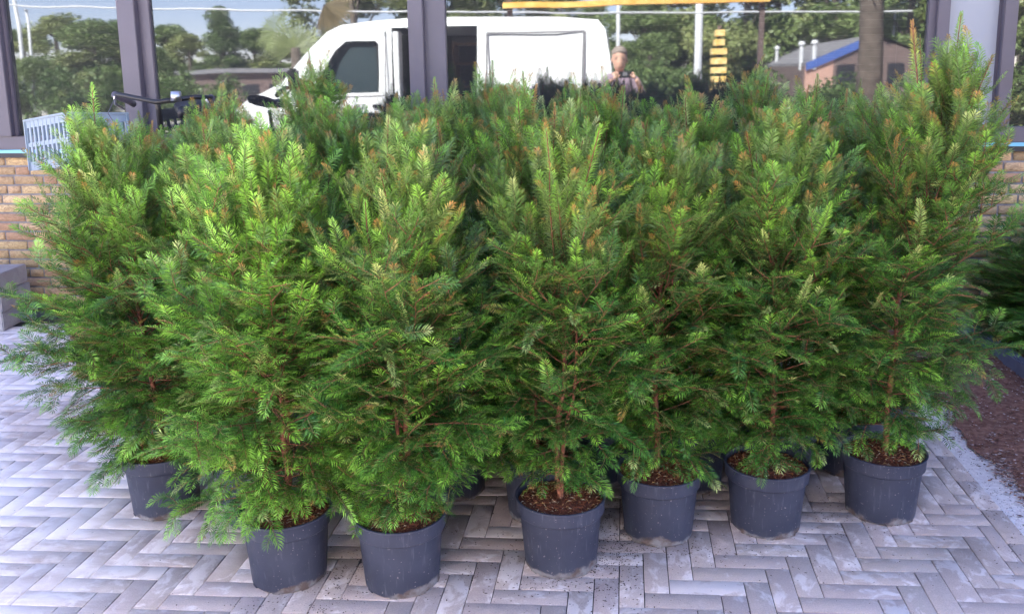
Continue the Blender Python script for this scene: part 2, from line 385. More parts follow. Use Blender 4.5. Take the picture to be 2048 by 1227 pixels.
# ------------------------------------------------------------------ yew generator
def nrm(a): return a / np.maximum(np.linalg.norm(a, axis=-1, keepdims=True), 1e-9)
UP = np.array([0, 0, 1.])
class Yew:
    def __init__(s, seed, Ht=1.15, Rr=.27, nb=74, z0=.03, lead=5, strag=0, l0=.04, bronze=.5, prof=(.72, .95, 1.05, 1.0, .78, .38), yellow=0., open_=0., leader_off=(0, 0), wl=1., wr=1., sp=.0029):
        s.rng = np.random.default_rng(seed); s.sh = []; s.wood = []; s.sp = sp; s.prof = prof; s.Ht = Ht; s.bronze = bronze; s.yellow = yellow
        rng = s.rng
        n = 14; tz = np.linspace(0, Ht * .93, n); wav = np.cumsum(rng.normal(0, .006, (n, 2)), 0)
        tp = np.stack([wav[:, 0] + leader_off[0] * (tz / Ht) ** 1.5, wav[:, 1] + leader_off[1] * (tz / Ht) ** 1.5, tz], 1)
        s.tp = tp; s.wood.append((tp, np.linspace(.0105, .003, n)))
        # a second stem forking low down
        if rng.random() < .6:
            a = rng.uniform(0, 6.28); q = tp.copy(); k = np.linspace(0, 1, n) ** .7 * .055; q[:, 0] += math.cos(a) * k; q[:, 1] += math.sin(a) * k; q[:, 2] *= .9
            s.wood.append((q, np.linspace(.008, .002, n)))
        az = rng.uniform(0, 6.28)
        for i in range(nb):
            u = ((i + .5) / nb) ** 1.1
            z = z0 + (Ht * .93 - z0) * u
            az += 2.399963 + rng.normal(0, .35)
            p0 = np.array([np.interp(z, tp[:, 2], tp[:, 0]), np.interp(z, tp[:, 2], tp[:, 1]), z])
            prof = np.interp(u, [0, .12, .35, .6, .8, 1], s.prof)
            side = math.cos(az); prof *= (wr if side > 0 else wl) * (1 - abs(side)) ** 0 
            if side > 0: prof *= 1 + 0 * side
            el = R(np.interp(u, [0, .15, .35, .6, .85, 1], [2, 12, 30, 48, 62, 76]) + rng.normal(0, 8))
            L = Rr * prof / max(math.cos(el), .42) * rng.uniform(.72, 1.2)
            L = min(L, float(np.interp(u, [.5, .65, .85, 1], [.50, .42, .29, .19])))
            if u < .22 and math.sin(az) < -.2: L *= .60
            if u < .5 and rng.random() < open_: continue
            s.branch(p0, az, el, L, u)
        for i in range(lead):                                  # erect leaders poking out of the top
            z = Ht * rng.uniform(.62, .93) if i else Ht * .9
            a = rng.uniform(0, 6.28); rr = rng.uniform(0, Rr * .55) if i else 0
            p = np.array([np.interp(z, tp[:, 2], tp[:, 0]) + math.cos(a) * rr * .4, np.interp(z, tp[:, 2], tp[:, 1]) + math.sin(a) * rr * .4, z])
            d = nrm(np.array([math.cos(a) * .35 * rr / Rr, math.sin(a) * .35 * rr / Rr, 1.]))
            L = rng.uniform(.12, .22) + (l0 if i == 0 else 0) + (Ht * .95 - z) * .5
            if rng.random() < .3: L *= 1.45
            P = s.curve(p, d, L, rng.normal(0, .25), 6); s.add(P, True, 1., 1.05, top=1)
            s.wood.append((P, np.linspace(.003, .0012, 6)))
            for k in range(rng.integers(2, 6)):
                t = rng.uniform(.15, .75); q = P[int(t * 5)]; aa = rng.uniform(0, 6.28)
                d2 = nrm(np.array([math.cos(aa) * .7, math.sin(aa) * .7, 1.]))
                s.add(s.curve(q, d2, rng.uniform(.04, .09), .3, 6), True, .9, 1., top=1)
        for i in range(strag):                                # long pale straggling shoots in front
            a = R(rng.uniform(-140, -40)); z = Ht * rng.uniform(.40, .78); q = np.array([math.cos(a) * Rr * .45, math.sin(a) * Rr * .45, z])
            d = nrm(np.array([math.cos(a) + rng.normal(0, .5), math.sin(a), rng.uniform(-.1, 1.)])); L = rng.uniform(.16, .28)
            s.add(s.curve(q, d, L, rng.normal(0, .7), 6), False, 1., .85, top=.3); s.sh[-1] = s.sh[-1][:8] + (1.5,)
    def curve(s, p, d, L, bend, n, sideb=0.):
        """polyline starting at p along d, bending upwards (bend>0) or down"""
        out = [p]; d = d.copy(); st = L / (n - 1); wob = s.rng.normal(0, .06, (n, 3))
        for i in range(n - 1):
            d = nrm(d + UP * bend / (n - 1) + wob[i] + 0)
            out.append(out[-1] + d * st)
        return np.array(out)
    def add(s, P, radial, vig, scale, top=0., old=0.):
        """register a leafy shoot"""
        T = nrm(P[-1] - P[0]); side = np.cross(T, UP); 
        if np.linalg.norm(side) < .2: side = np.cross(T, np.array([math.cos(len(s.sh)), math.sin(len(s.sh)), 0]))
        side = nrm(side)
        a = s.rng.normal(0, .35); up = np.cross(side, T); side = side * math.cos(a) + up * math.sin(a)
        s.sh.append((P, side, radial, vig, scale, top, old, s.rng.random(), s.rng.random()))
    def branch(s, p0, az, el, L, u):
        rng = s.rng
        d = np.array([math.cos(az) * math.cos(el), math.sin(az) * math.cos(el), math.sin(el)])
        bend = np.interp(u, [0, .25, .5, 1], [-.30, -.05, .35, .3]) + rng.normal(0, .15)
        n = 9; P = s.curve(p0, d, L, bend, n)
        s.wood.append((P[:7], np.linspace(.0026, .0009, 7) * (.7 + L)))
        k0 = int(n * .42); s.add(resample(P[k0:], 6), u > .72, 1., 1., top=u)
        step = .0275 if u < .5 else .030; t = .15 * L + rng.uniform(0, .03); sg = 1 if rng.random() < .5 else -1
        cum = np.linspace(0, L, n)
        while t < L * .93:
            q = np.array([np.interp(t, cum, P[:, c]) for c in range(3)])
            j = min(int(t / L * (n - 1)), n - 2); T = nrm(P[j + 1] - P[j])
            sd = np.cross(T, UP); sd = nrm(sd) if np.linalg.norm(sd) > .15 else nrm(np.array([math.sin(az), -math.cos(az), 0.]))
            nv = np.cross(sd, T)
            ang = R(rng.uniform(40, 64) if u < .55 else rng.uniform(24, 46)); roll = rng.normal(0, .45 if u < .5 else .9)
            sdv = sd * sg * math.cos(roll) + nv * math.sin(roll)
            d2 = nrm(T * math.cos(ang) + sdv * math.sin(ang))
            l2 = ((.060 + .135 * (1 - t / L) ** .8 * min(1, L / .3)) if u < .55 else (.095 + .09 * (1 - t / L))) * rng.uniform(.6, 1.25)
            if rng.random() < .035 and u < .55: l2 *= 1.7
            if u > .8: l2 = min(l2, .15)
            b2 = np.interp(u, [0, .3, .6, 1], [-.6, -.2, .5, .8]) + rng.normal(0, .15)
            Q = s.curve(q, d2, l2, b2, 6)
            s.add(Q, False if u < .78 else rng.random() < .4, .8, 1., top=u)
            if l2 > .085 and u < .6:
                s.wood.append((Q[:5], np.linspace(.0016, .0009, 5)))
                m = int(l2 / .036); sg3 = 1
                for k in range(m):
                    tt = (k + .8) / (m + .8) * .85; w = Q[int(tt * 5)] * (1 - (tt * 5) % 1) + Q[min(int(tt * 5) + 1, 5)] * ((tt * 5) % 1)
                    T3 = nrm(Q[min(int(tt * 5) + 1, 5)] - Q[int(tt * 5)]); s3 = np.cross(T3, nv); s3 = nrm(s3 + 1e-6)
                    a3 = R(rng.uniform(35, 60)); d3 = nrm(T3 * math.cos(a3) + (s3 * sg3 + nv * rng.normal(0, .35)) * math.sin(a3))
                    s.add(s.curve(w, d3, rng.uniform(.03, .075), b2 * .5, 6), False, .6, .95, top=u, old=.5); sg3 = -sg3
            sg = -sg; t += step * rng.uniform(.7, 1.3)
    def foliage(s):
        rng = s.rng; sh = s.sh; S_ = len(sh)
        P = np.array([a[0] for a in sh]); side = np.array([a[1] for a in sh]); rad = np.array([a[2] for a in sh])
        scl = np.array([a[4] for a in sh]); top = np.array([a[5] for a in sh]); old = np.array([a[6] for a in sh]); rnd = np.array([a[7] for a in sh]); rn2 = np.array([a[8] for a in sh])
        ln = np.linalg.norm(np.diff(P, axis=1), axis=2).sum(1)
        cnt = np.maximum((ln / s.sp).astype(int), 6)
        cnt = (cnt * np.where(rad, 1.35, 1.)).astype(int)
        idx = np.repeat(np.arange(S_), cnt); k = np.arange(len(idx)) - np.repeat(np.cumsum(cnt) - cnt, cnt)
        t = (k + .5) / cnt[idx]
        f = t * 5; i0 = np.minimum(f.astype(int), 4); fr = (f - i0)[:, None]
        A = P[idx, i0]; B = P[idx, i0 + 1]; pos = A * (1 - fr) + B * fr; T = nrm(B - A)
        sd = side[idx]; sd = nrm(sd - T * (sd * T).sum(1, keepdims=True)); nv = np.cross(sd, T)
        nv = np.where((nv[:, 2] < 0)[:, None], -nv, nv)
        N = len(idx)
        alt = np.where(k % 2 == 0, 1., -1.)
        ra = rad[idx]
        q4 = np.where((k // 2) % 2 == 0, .62, -.30)
        ph = np.where(alt > 0, 0, math.pi) + rng.normal(0, .12, N) + alt * np.where(ra, q4, .22)
        lat = sd * np.cos(ph)[:, None] + nv * np.sin(ph)[:, None]
        fa = np.radians(np.interp(t, [0, .3, .8, 1], [72, 62, 48, 22]) + rng.normal(0, 3.5, N) - np.where(ra, 4, 0))
        d = T * np.cos(fa)[:, None] + lat * np.sin(fa)[:, None]
        L = .0325 * np.interp(t, [0, .12, .6, .9, 1], [.55, .95, 1., .72, .5]) * (.85 + .3 * rnd[idx]) * rng.uniform(.93, 1.07, N) * scl[idx]
        w = .0016 * (.9 + .25 * rng.random(N))
        blade = nrm(np.cross(d, nv) + .18 * rng.normal(0, 1, (N, 3)))
        blade = nrm(blade - d * (blade * d).sum(1, keepdims=True))
        wn = np.cross(d, blade); wn = np.where((wn[:, 2] < 0)[:, None], -wn, wn)
        curl = L * rng.normal(.10, .06, N)
        mid = pos + d * (L * .5)[:, None] + wn * curl[:, None]
        tip = pos + d * L[:, None] - wn * (curl * .5)[:, None] - UP * (L * np.where(ra, .22, .05))[:, None]
        V = np.stack([pos, mid + blade * w[:, None], tip, mid - blade * w[:, None]], 1)
        # colours
        g0 = np.array([.012, .048, .012]); g1 = np.array([.036, .150, .028]); fresh = np.array([.23, .44, .055]); oliv = np.array([.185, .225, .075]); brz = np.array([.36, .165, .055]); strw = np.array([.42, .46, .16])
        c = g0 + (g1 - g0) * rnd[idx][:, None] * np.ones((N, 3))
        c = c * (1 - .35 * old[idx] / .5 * (rn2[idx] > .3))[:, None]      # inner shade coloured into side sprays, besides the deeper green of older needles
        tp_ = np.clip((top[idx] - .42) / .45, 0, 1)
        c = c + (oliv - c) * (tp_ * .75)[:, None]
        nf = (rn2[idx] < .34 + s.yellow) & (old[idx] < .4 + rnd[idx] * .5)
        tf = np.clip((t - .15) / .6, 0, 1) * np.where(nf, .95, .30) + .25 * s.yellow
        c = c + (fresh - c) * np.clip(tf, 0, 1)[:, None]
        ti = np.clip((t - .62) / .3, 0, 1) * (rnd[idx] < .05 + s.bronze * .8 * np.clip(tp_ * 1.3, 0, 1)) 
        c = c + (brz - c) * (ti * .9)[:, None]
        ts = np.clip((t - .6) / .3, 0, 1) * ((rn2[idx] > .94))
        ts = np.where(rn2[idx] > 1.2, .25 + .5 * t, ts)
        c = c + (strw - c) * (ts * .9)[:, None]
        c = c * np.array([.86, .97, .92]) * (1 + rng.normal(0, .13, N))[:, None]; c = np.clip(c, .004, 1)
        col = np.ones((N, 4, 4)); col[:, :, :3] = c[:, None, :]; 
        V = V.reshape(-1, 3); col = col.reshape(-1, 4)
        b = np.arange(N) * 4
        F = np.concatenate([np.stack([b, b + 1, b + 3], 1), np.stack([b + 3, b + 1, b + 2], 1)])
        # thin green stems, three-sided
        a1 = np.repeat(P.reshape(-1, 3), 1, 0); T6 = nrm(np.gradient(P, axis=1)); sd6 = nrm(side[:, None] - T6 * (side[:, None] * T6).sum(2, keepdims=True)); nv6 = np.cross(sd6, T6)
        rr = (np.linspace(.0013, .0006, 6) * 1.0)[None, :, None]
        rings = np.stack([P + rr * (sd6 * math.cos(a) + nv6 * math.sin(a)) for a in (0, 2.094, 4.189)], 2)     # S,6,3,3
        V2 = rings.reshape(-1, 3); base = len(V)
        gi = np.arange(S_ * 18).reshape(S_, 6, 3) + base
        q = []
        for k3 in range(3):
            a_, b_, c_, d_ = gi[:, :-1, k3], gi[:, :-1, (k3 + 1) % 3], gi[:, 1:, (k3 + 1) % 3], gi[:, 1:, k3]
            q += [np.stack([a_, b_, c_], -1).reshape(-1, 3), np.stack([a_, c_, d_], -1).reshape(-1, 3)]
        F = np.concatenate([F] + q)
        stem = np.array([.14, .19, .055]); sc = np.ones((S_, 18, 4)); mixb = np.clip(old * .8 + (1 - top) * .2, 0, 1)[:, None, None]
        sc[:, :, :3] = stem * (1 - mixb) + np.array([.16, .09, .045]) * mixb
        return np_mesh("foliage", np.concatenate([V, V2]), F, np.concatenate([col, sc.reshape(-1, 4)]), 3)
    def trunk(s):
        V = []; F = []
        for P, r in s.wood:
            n = len(P); k = 7 if r[0] > .006 else 4
            T = nrm(np.gradient(P, axis=0)); rf = np.cross(T, np.array([.3, .9, .1])); rf = nrm(rf); b = np.cross(T, rf)
            base = len(V)
            for i in range(n):
                for j in range(k):
                    a = 2 * math.pi * j / k; rr = r[i] * (1 + (.18 * math.sin(i * 2.1 + j * 1.7) if k > 4 else 0))
                    V.append(P[i] + (rf[i] * math.cos(a) + b[i] * math.sin(a)) * rr)
            for i in range(n - 1):
                for j in range(k):
                    q = (base + i * k + j, base + i * k + (j + 1) % k, base + (i + 1) * k + (j + 1) % k, base + (i + 1) * k + j); F.append(q)
        return np_mesh("trunk", np.array(V), np.array(F), None, 4)
def resample(P, n):
    d = np.r_[0, np.cumsum(np.linalg.norm(np.diff(P, axis=0), axis=1))]; t = np.linspace(0, d[-1], n)
    return np.stack([np.interp(t, d, P[:, c]) for c in range(3)], 1)

POT_H = .225; R0 = .112; R1 = .138
def pot_mesh():
    bm = BM()
    prof = [(R0 - .006, 0), (R0, .006), (R0 + .0135, POT_H - .060), (R0 + .0145, POT_H - .050), (R1 - .0045, POT_H - .049), (R1 - .002, POT_H - .046), (R1 - .0015, POT_H - .03), (R1, POT_H - .006), (R1 + .003, POT_H - .003), (R1 + .003, POT_H), (R1 - .003, POT_H), (R1 - .006, POT_H - .04), (R0 + .012, POT_H - .06)]
    lathe(bm, prof, 64)
    for k in range(8):      # drainage feet notches: small lugs at the base
        a = k * math.pi / 4; box(bm, -.012, .012, R0 - .010, R0 + .001, -.0, .010, .002, Matrix.Rotation(a, 4, 'Z'))
    return bm
def soil_mesh(seed):
    rng = np.random.default_rng(seed); n = 26; V = [(0, 0, POT_H - .012)]; F = []; Cc = []
    for i in range(1, n + 1):
        for j in range(48):
            r = (R1 - .006) * i / n; a = 2 * math.pi * j / 48
            z = POT_H - .022 + .014 * math.cos(i / n * 1.6) + rng.normal(0, .0022) * (i < n)
            V.append((r * math.cos(a), r * math.sin(a), z))
    for j in range(48):
        F.append((0, 1 + j, 1 + (j + 1) % 48))
        for i in range(n - 1):
            a = 1 + i * 48 + j; b = 1 + i * 48 + (j + 1) % 48; F += [(a, a + 48, b + 48), (a, b + 48, b)]
    for v in V: 
        k = rng.uniform(.6, 1.5); Cc.append((.15 * k, .050 * k, .026 * k, 1))
    for q in range(900):    # coir and bark fibres, perlite
        r = (R1 - .010) * math.sqrt(rng.random()); a = rng.uniform(0, 6.28); x, y = r * math.cos(a), r * math.sin(a); z = POT_H - .020 + .014 * math.cos(r / R1 * 1.6)
        l = rng.uniform(.003, .012); w = rng.uniform(.0005, .0011); e = rng.uniform(0, 6.28); ca, sa = math.cos(e), math.sin(e)
        if rng.random() < .12: l = w = .0016
        b = len(V); zz = rng.uniform(0, .004)
        V += [(x - l * ca, y - l * sa, z), (x + w * sa, y - w * ca, z + .001 + zz), (x + l * ca, y + l * sa, z + zz), (x - w * sa, y + w * ca, z + .0025 + zz)]
        c = [(.50, .30, .12), (.30, .10, .045), (.20, .065, .035), (.55, .45, .32)][rng.choice(4, p=[.18, .37, .33, .12])]
        Cc += [(*c, 1)] * 4; F += [(b, b + 1, b + 2), (b, b + 2, b + 3)]
    return np_mesh("soil", np.array(V), np.array(F), np.array(Cc), 3)

POTM = obj("pot", pot_mesh(), MT['pot'], smooth=False); POT_DATA = POTM.data; bpy.data.objects.remove(POTM)
POT_DATA.polygons.foreach_set('use_smooth', [True] * len(POT_DATA.polygons)); POT_DATA.set_sharp_from_angle(angle=R(30))
SOILS = []
for q in range(3):
    me = soil_mesh(q); me.materials.append(MT['soil']); SOILS.append(me)
VAR = {}
def variant(key, **k):
    y = Yew(**k); f = y.foliage(); f.materials.append(MT['foliage']); w = y.trunk(); w.materials.append(MT['bark']); VAR[key] = (f, w)
variant('F1', prof=(.72, .95, 1.08, 1.15, .95, .5), seed=11, Ht=1.09, leader_off=(-.20, .05), Rr=.37, yellow=.12, bronze=.3, lead=6, wl=1.36, nb=98, strag=2, l0=.0)
variant('F2', z0=.07, seed=12, Ht=.98, Rr=.37, yellow=.46, bronze=.3, lead=7, wl=1.2, nb=96, strag=4, l0=-.02)
variant('F3', z0=.08, prof=(.6, .95, 1.08, 1.0, .8, .4), seed=13, Ht=.99, Rr=.33, yellow=.05, bronze=.35, lead=8, nb=98, strag=8, l0=.0)
variant('F4', z0=.08, prof=(.58, .86, 1.05, 1.05, .82, .4), seed=14, Ht=1.03, Rr=.25, yellow=.0, bronze=.4, lead=8, nb=84, open_=.08, strag=2)
variant('F5', z0=.08, prof=(.66, .92, 1.05, 1.05, .82, .4), seed=15, Ht=.98, Rr=.27, yellow=.0, bronze=.35, lead=7, nb=92, strag=3)
variant('F6', z0=.08, prof=(.66, .92, 1.05, 1.05, .82, .4), seed=16, Ht=1.04, Rr=.29, yellow=.0, bronze=.45, lead=8, nb=94, strag=3)
variant('F7', z0=.09, prof=(.50, .85, 1.08, 1.0, .72, .3), seed=17, Ht=1.24, Rr=.32, yellow=.03, bronze=.45, lead=9, nb=92, open_=.10, leader_off=(.20, 0), wr=1.15, strag=3, l0=.14)
variant('B1', seed=21, Ht=1.13, Rr=.28, bronze=.6, lead=13, nb=66, sp=.0033, l0=.0)
variant('B2', seed=24, Ht=1.15, Rr=.28, bronze=.65, lead=14, nb=66, sp=.0033, l0=.0)

def yew(key, x, y, rz, s, label, sz=None, tilt=0., frontrow=False):
    if sz is None: sz = float(np.interp(x, [-2.2, -1.9, -1.6, -1.2, -.75, -.5], [.86, .90, .98, 1.02, 1.0, .95 if y > 3 else 1.]))
    t = thing("potted_yew", label, "yew plant", (x, y, 0), 0, "potted yews standing on the paving")
    f, w = VAR[key]
    p = bpy.data.objects.new("pot", POT_DATA); C.objects.link(p); p.parent = t; p.rotation_euler.z = rz * 3
    so = bpy.data.objects.new("soil", SOILS[int(abs(x * 31)) % 3]); C.objects.link(so); so.parent = t; so.rotation_euler.z = rz * 2
    for nm, me in (("trunk", w), ("foliage", f)):
        o = bpy.data.objects.new(nm, me); C.objects.link(o); o.parent = t; o.location = (0, 0, POT_H - .02)
        o.rotation_euler = (0, tilt, rz); o.scale = (s, s, s * sz)
    return t
front = [
 ('F1', -1.63, 2.75, 0, 1.0, "bushy yew at the left end of the front row, branches reaching over pale paving"),
 ('F2', -1.02, 2.37, 0, 1.0, "yellow-green yew in the front pot second from the left, lower branches hiding its rim"),
 ('F3', -.665, 2.38, 0, 1.0, "dense yew in the front pot third from the left, a shoot hanging over its rim"),
 ('F4', -.192, 2.53, 0, 1.0, "slim yew with reddish trunk showing, front pot with broad pale crust round its base"),
 ('F5', .118, 2.745, 0, 1.0, "shorter yew in the front pot third from the right, soil crumbs scattered before it"),
 ('F6', .478, 2.825, 0, 1.0, "yew in the front pot second from the right, second pot showing behind its right side"),
 ('F7', .885, 2.955, 0, 1.0, "tallest yew at the right end of the front row, bare red trunk and long leader"),
]
for a in front: yew(*a)
rear = [
 ('F5', -1.27, 2.72, 2.0, 1.0, "yew just behind, between the first and second front pots from the left"),
 ('B1', -.285, 2.84, 1.0, .98, "yew whose pot peeks out behind the left side of the crusted front pot"),
 ('F4', .575, 3.17, 2.5, 1.0, "yew whose pot shows behind the right side of the second pot from the right"),
 ('B2', .25, 3.12, .7, 1.0, "yew in the dark behind the gap of the third and second pots from the right"),
 ('B1', -.62, 2.98, 2.9, .97, "yew with its pot in deep shade behind the third front pot from the left"),
]
for a in rear: yew(*a)
rng = np.random.default_rng(77)
rows = [("third row", 3.12, [(-1.88, "behind the left end pot"), (-1.50, "left of centre"), (-1.0, "near the second pot from the left"), (-.05, "behind the slim yew"), (.84, "behind the tallest yew")]),
        ("fourth row", 3.48, [(-2.1, "at its left end"), (-1.72, "second from its left end"), (-1.32, "third from its left end"), (-.88, "below the wide middle mullion"), (-.45, "under the reflected van door"), (-.08, "at the middle"), (.32, "fourth from its right end"), (.72, "second from its right end"), (1.02, "at its right end")]),
        ("back row", 3.86, [(-2.15, "at its left end by the blue crate"), (-1.78, "second from its left end"), (-1.38, "below the reflected windscreen"), (-.98, "below the wide mullion"), (-.6, "below the reflected van side"), (-.22, "below the reflected van rear"), (.15, "below the reflected man"), (.52, "below the reflected yellow blocks"), (.90, "at its right end below the reflected shed")])]
k = 0
for nm, y0, xs in rows:
    for x, lb in xs:
        key = ['B1', 'B2', 'F6', 'B2', 'B1', 'F5'][k % 6]; k += 1
        yew(key, x + rng.normal(0, .02), y0 + (.2 if x in (.84, -1.88) else 0) + rng.normal(0, .03), rng.uniform(0, 6.28), rng.uniform(.96, 1.04) * (.99 + .04 * (y0 > 3.6)), "bronze-tipped yew in the %s, %s" % (nm, lb))

# crumbs of potting soil on the paving
rng = np.random.default_rng(9); pts = []
for (cx, cy, sx, sy, n) in ((-.02, 2.62, .07, .17, 900), (.12, 2.60, .16, .05, 260), (.70, 2.93, .10, .10, 220), (-.42, 2.5, .12, .15, 220), (-.85, 2.38, .06, .12, 260), (-.4, 2.3, .5, .1, 120), (.5, 2.65, .4, .08, 120), (1.3, 3.1, .05, .35, 420), (1.3, 2.6, .04, .2, 160), (-1.0, 2.2, .1, .03, 70), (-.19, 2.39, .1, .02, 90), (.3, 2.9, .5, .25, 300)):
    pts += list(zip(rng.normal(cx, sx, n), rng.normal(cy, sy, n)))
tag(scatter_bits("soil_crumbs", pts, rng, .0007, .0024, [(.05, .03, .022), (.08, .045, .03), (.03, .02, .016)], MT['soil'], z=.001), "dark crumbs of potting soil scattered between the pots", "soil", kind="stuff")
pts = list(zip(rng.uniform(-2.6, 1.25, 150), rng.uniform(2.05, 3.2, 150)))
tag(scatter_bits("fallen_needles", pts, rng, .0009, .0015, [(.04, .06, .02), (.05, .04, .03), (.02, .05, .02)], MT['soil'], z=.002), "dry needles and grit lying loose on the grey pavers", "needles", kind="stuff")
pts = list(zip(rng.uniform(1.4, 2.0, 9000), rng.uniform(2.3, 5.2, 9000)))
pts += list(zip(1.43 + rng.normal(0, .035, 2600), rng.uniform(2.2, 5.2, 2600)))
tag(scatter_bits("bark_mulch", pts, rng, .0015, .006, [(.15, .058, .036), (.24, .105, .07), (.085, .038, .026), (.30, .19, .16), (.16, .08, .065), (.46, .38, .35)], MT['soil'], z=.004), "purplish brown bark mulch covering the bed on the right", "mulch", kind="stuff")

# ------------------------------------------------------------------ facade
FZ0, GZ0, TOPZ = 1.065, 1.175, 2.75
bt = thing("shop_building", "low shop building with yellow-brown brick wall under large dark-framed windows", "building", (0, D, 0))
def brickwall():
    rng = np.random.default_rng(3); V = []; F = []; Cc = []
    ch = .0625; bl = .21; jt = .012
    def one(x0, x1, z0, z1):
        b = len(V); dy = rng.normal(0, .0015); c = np.array([.62, .44, .24]) * rng.uniform(.72, 1.2) + rng.normal(0, .012, 3)
        if rng.random() < .18: c = np.array([.50, .30, .18]) * rng.uniform(.8, 1.1)
        ins = .004
        for y, s in ((.02, 0), (-.006 + dy, 0), (-.011 + dy, ins)):
            for x, z in ((x0 + s, z0 + s), (x1 - s, z0 + s), (x1 - s, z1 - s), (x0 + s, z1 - s)):
                V.append((x + rng.normal(0, .0012), y, z + rng.normal(0, .0012))); Cc.append((*c, 1))
        for q in range(4):
            n = (q + 1) % 4
            F.append((b + q, b + n, b + 4 + n, b + 4 + q)); F.append((b + 4 + q, b + 4 + n, b + 8 + n, b + 8 + q))
        F.append((b + 8, b + 9, b + 10, b + 11))
    r = 0; z = 1.035
    while z > .0:
        x = -9 + (.105 if r % 2 else 0) + (.05 if r % 3 == 0 else 0)
        while x < 7:
            L = bl if rng.random() > .25 else bl / 2 - .006
            one(x, x + L - jt, z - ch + jt, z); x += L + (jt * .0)
        z -= ch; r += 1
    return np_mesh("wall", np.array(V), np.array(F), np.array(Cc), 4)
obj("brick_cladding", brickwall(), MT['wallbrick'], bt)
bm = BM(); box(bm, -15, 10, 0, .25, -.1, 1.04); obj("wall", bm, MT['mortar'], bt)
bm = BM(); box(bm, -15, -9.0, 0, .25, 1.04, 5.8); box(bm, 7, 10, 0, .25, 1.04, 5.8); box(bm, -9, 7, 0, .25, TOPZ, 5.8); obj("parapet", bm, MT['mortar'], bt)  # unseen upper wall, made tall so its shadow covers the yews
bm = BM(); box(bm, -9, 7, -.035, .0, 1.036, 1.066); obj("sill", bm, MT['frame_dark'], bt)
bm = BM(); box(bm, -9, 7, -.045, -.001, 1.0665, 1.088, .002); obj("sill_film", bm, MT['film'], bt)
# interior shell, open at the back of the roof so daylight falls in
bm = BM(); box(bm, -15, 10, 7.0, 7.2, 0, 3.2); obj("back_wall", bm, MT['dark'], bt)
bm = BM(); box(bm, -15, 10, .25, 7.0, -.05, .01); obj("floor", bm, MT['dark'], bt)
bm = BM(); box(bm, -15, 10, .25, 1.6, 3.1, 3.25); box(bm, -15, 10, 3.4, 7.2, 3.1, 3.25); obj("roof", bm, MT['dark'], bt)
# window frames: rails, mullions with a proud outer profile
def xat(px): return wpt(px, 100).x
fb = BM()
box(fb, -9, 7, -.030, .05, 1.0885, 1.175, .004)          # bottom rail
box(fb, -9, 7, -.015, .05, TOPZ - .08, TOPZ - .001, .004)
obj("window_frame", fb, MT['frame'], bt)
def mullion(x0, x1, d=.07, rid=None, parent=bt):
    b = BM(); box(b, x0, x1, -.012, .05, 1.176, TOPZ - .082, .004)
    w = x1 - x0; a, c = rid if rid else (.18, .62)
    box(b, x0 + w * a, x0 + w * c, -d, -.0125, 1.176, TOPZ - .082, .004)
    o = obj("mullion", b, MT['frame'], parent); return o
mullion(-4.11, -3.93, .05, (.1, .9)); mullion(xat(250), xat(307), .06, (.0, .62)); mullion(xat(822), xat(893), .06, (.0, .42)); 
mullion(xat(1851), xat(1893), .04, (.35, .95)); mullion(xat(1992), xat(2029), .05, (.1, .85)); mullion(-6.6, -6.4); mullion(4.6, 4.8)
panes = [(-6.4, -4.11), (-3.93, xat(250)), (xat(307), xat(822)), (xat(893), xat(1851)), (xat(2029), 4.6)]
for x0, x1 in panes:
    b = BM(); box(b, x0 + .001, x1 - .001, .012, .018, 1.176, TOPZ - .082); obj("pane", b, MT['glass'], bt)
b = BM(); box(b, xat(1893) + .001, xat(1992) - .001, .0, .03, 1.176, TOPZ - .082); obj("infill_panel", b, MT['panel'], bt)
# venetian blinds inside, slats open
for x0, x1 in ((panes[1][0], panes[1][1]), (panes[3][0] + .75, panes[3][1] - .02)):
    t = thing("venetian_blind", "open venetian blind hanging inside the %s window" % ("left" if x0 < -3 else "wide middle"), "blind", (0, D + .12, 0), 0, "blinds inside the windows")
    b = BM(); z = 1.2
    while z < 2.62:
        box(b, x0 + .02, x1 - .02, 0, .030, z, z + .0012, 0); z += .042
    o = obj("slats", b, MT['slat'], t)
    b = BM(); box(b, x0 + .02, x1 - .02, -.01, .04, 2.625, 2.66, .003); obj("head_rail", b, MT['slat'], t)
    b = BM()
    for i in range(5):
        x = x0 + .1 + (x1 - x0 - .2) * i / 4; box(b, x, x + .002, .013, .015, 1.2, 2.62)
    obj("cord", b, MT['slat'], t)
# stack of yellow planks and an orange beam out in the yard, sunlit, seen in the glass
p0 = mir(1424, 60, 12.6); p1 = mir(1455, 60, 12.6)
pl = thing("plank_stack", "narrow upright stack of yellow wood blocks reflected right of the thick white pole", "wood stack", ((p0.x + p1.x) / 2, p0.y, 0))
hw = (p1.x - p0.x) / 2; z = .12; rr = random.Random(4)
while z < 2.1:
    b = BM(); l_ = hw * (1.0 if z < 1.85 else .7); box(b, -l_ + rr.uniform(0, .02), l_ , -.12, .12, z, z + .085, .004); obj("block", b, MT['mustard'], pl); z += .125
b = BM(); tube(b, [(.02, -.1, 0), (.02, -.1, 2.15)], .03, 8); obj("post", b, MT['brown'], pl)
q0 = mir(1005, 12, 14); q1 = mir(1540, 12, 14)
t = thing("orange_beam", "long orange timber crossbar reflected above the van along the top edge", "beam", (0, q0.y, 0))
b = BM(); box(b, q0.x, q1.x, -.05, .05, q0.z - .04, q0.z + .045, .004); obj("bar", b, MT['orange'], t)
for x in (q0.x + .1, q1.x - .1):
    b = BM(); box(b, x - .04, x + .04, -.14, -.055, 0, q0.z + .1, .004); obj("post", b, MT['brown'], t)

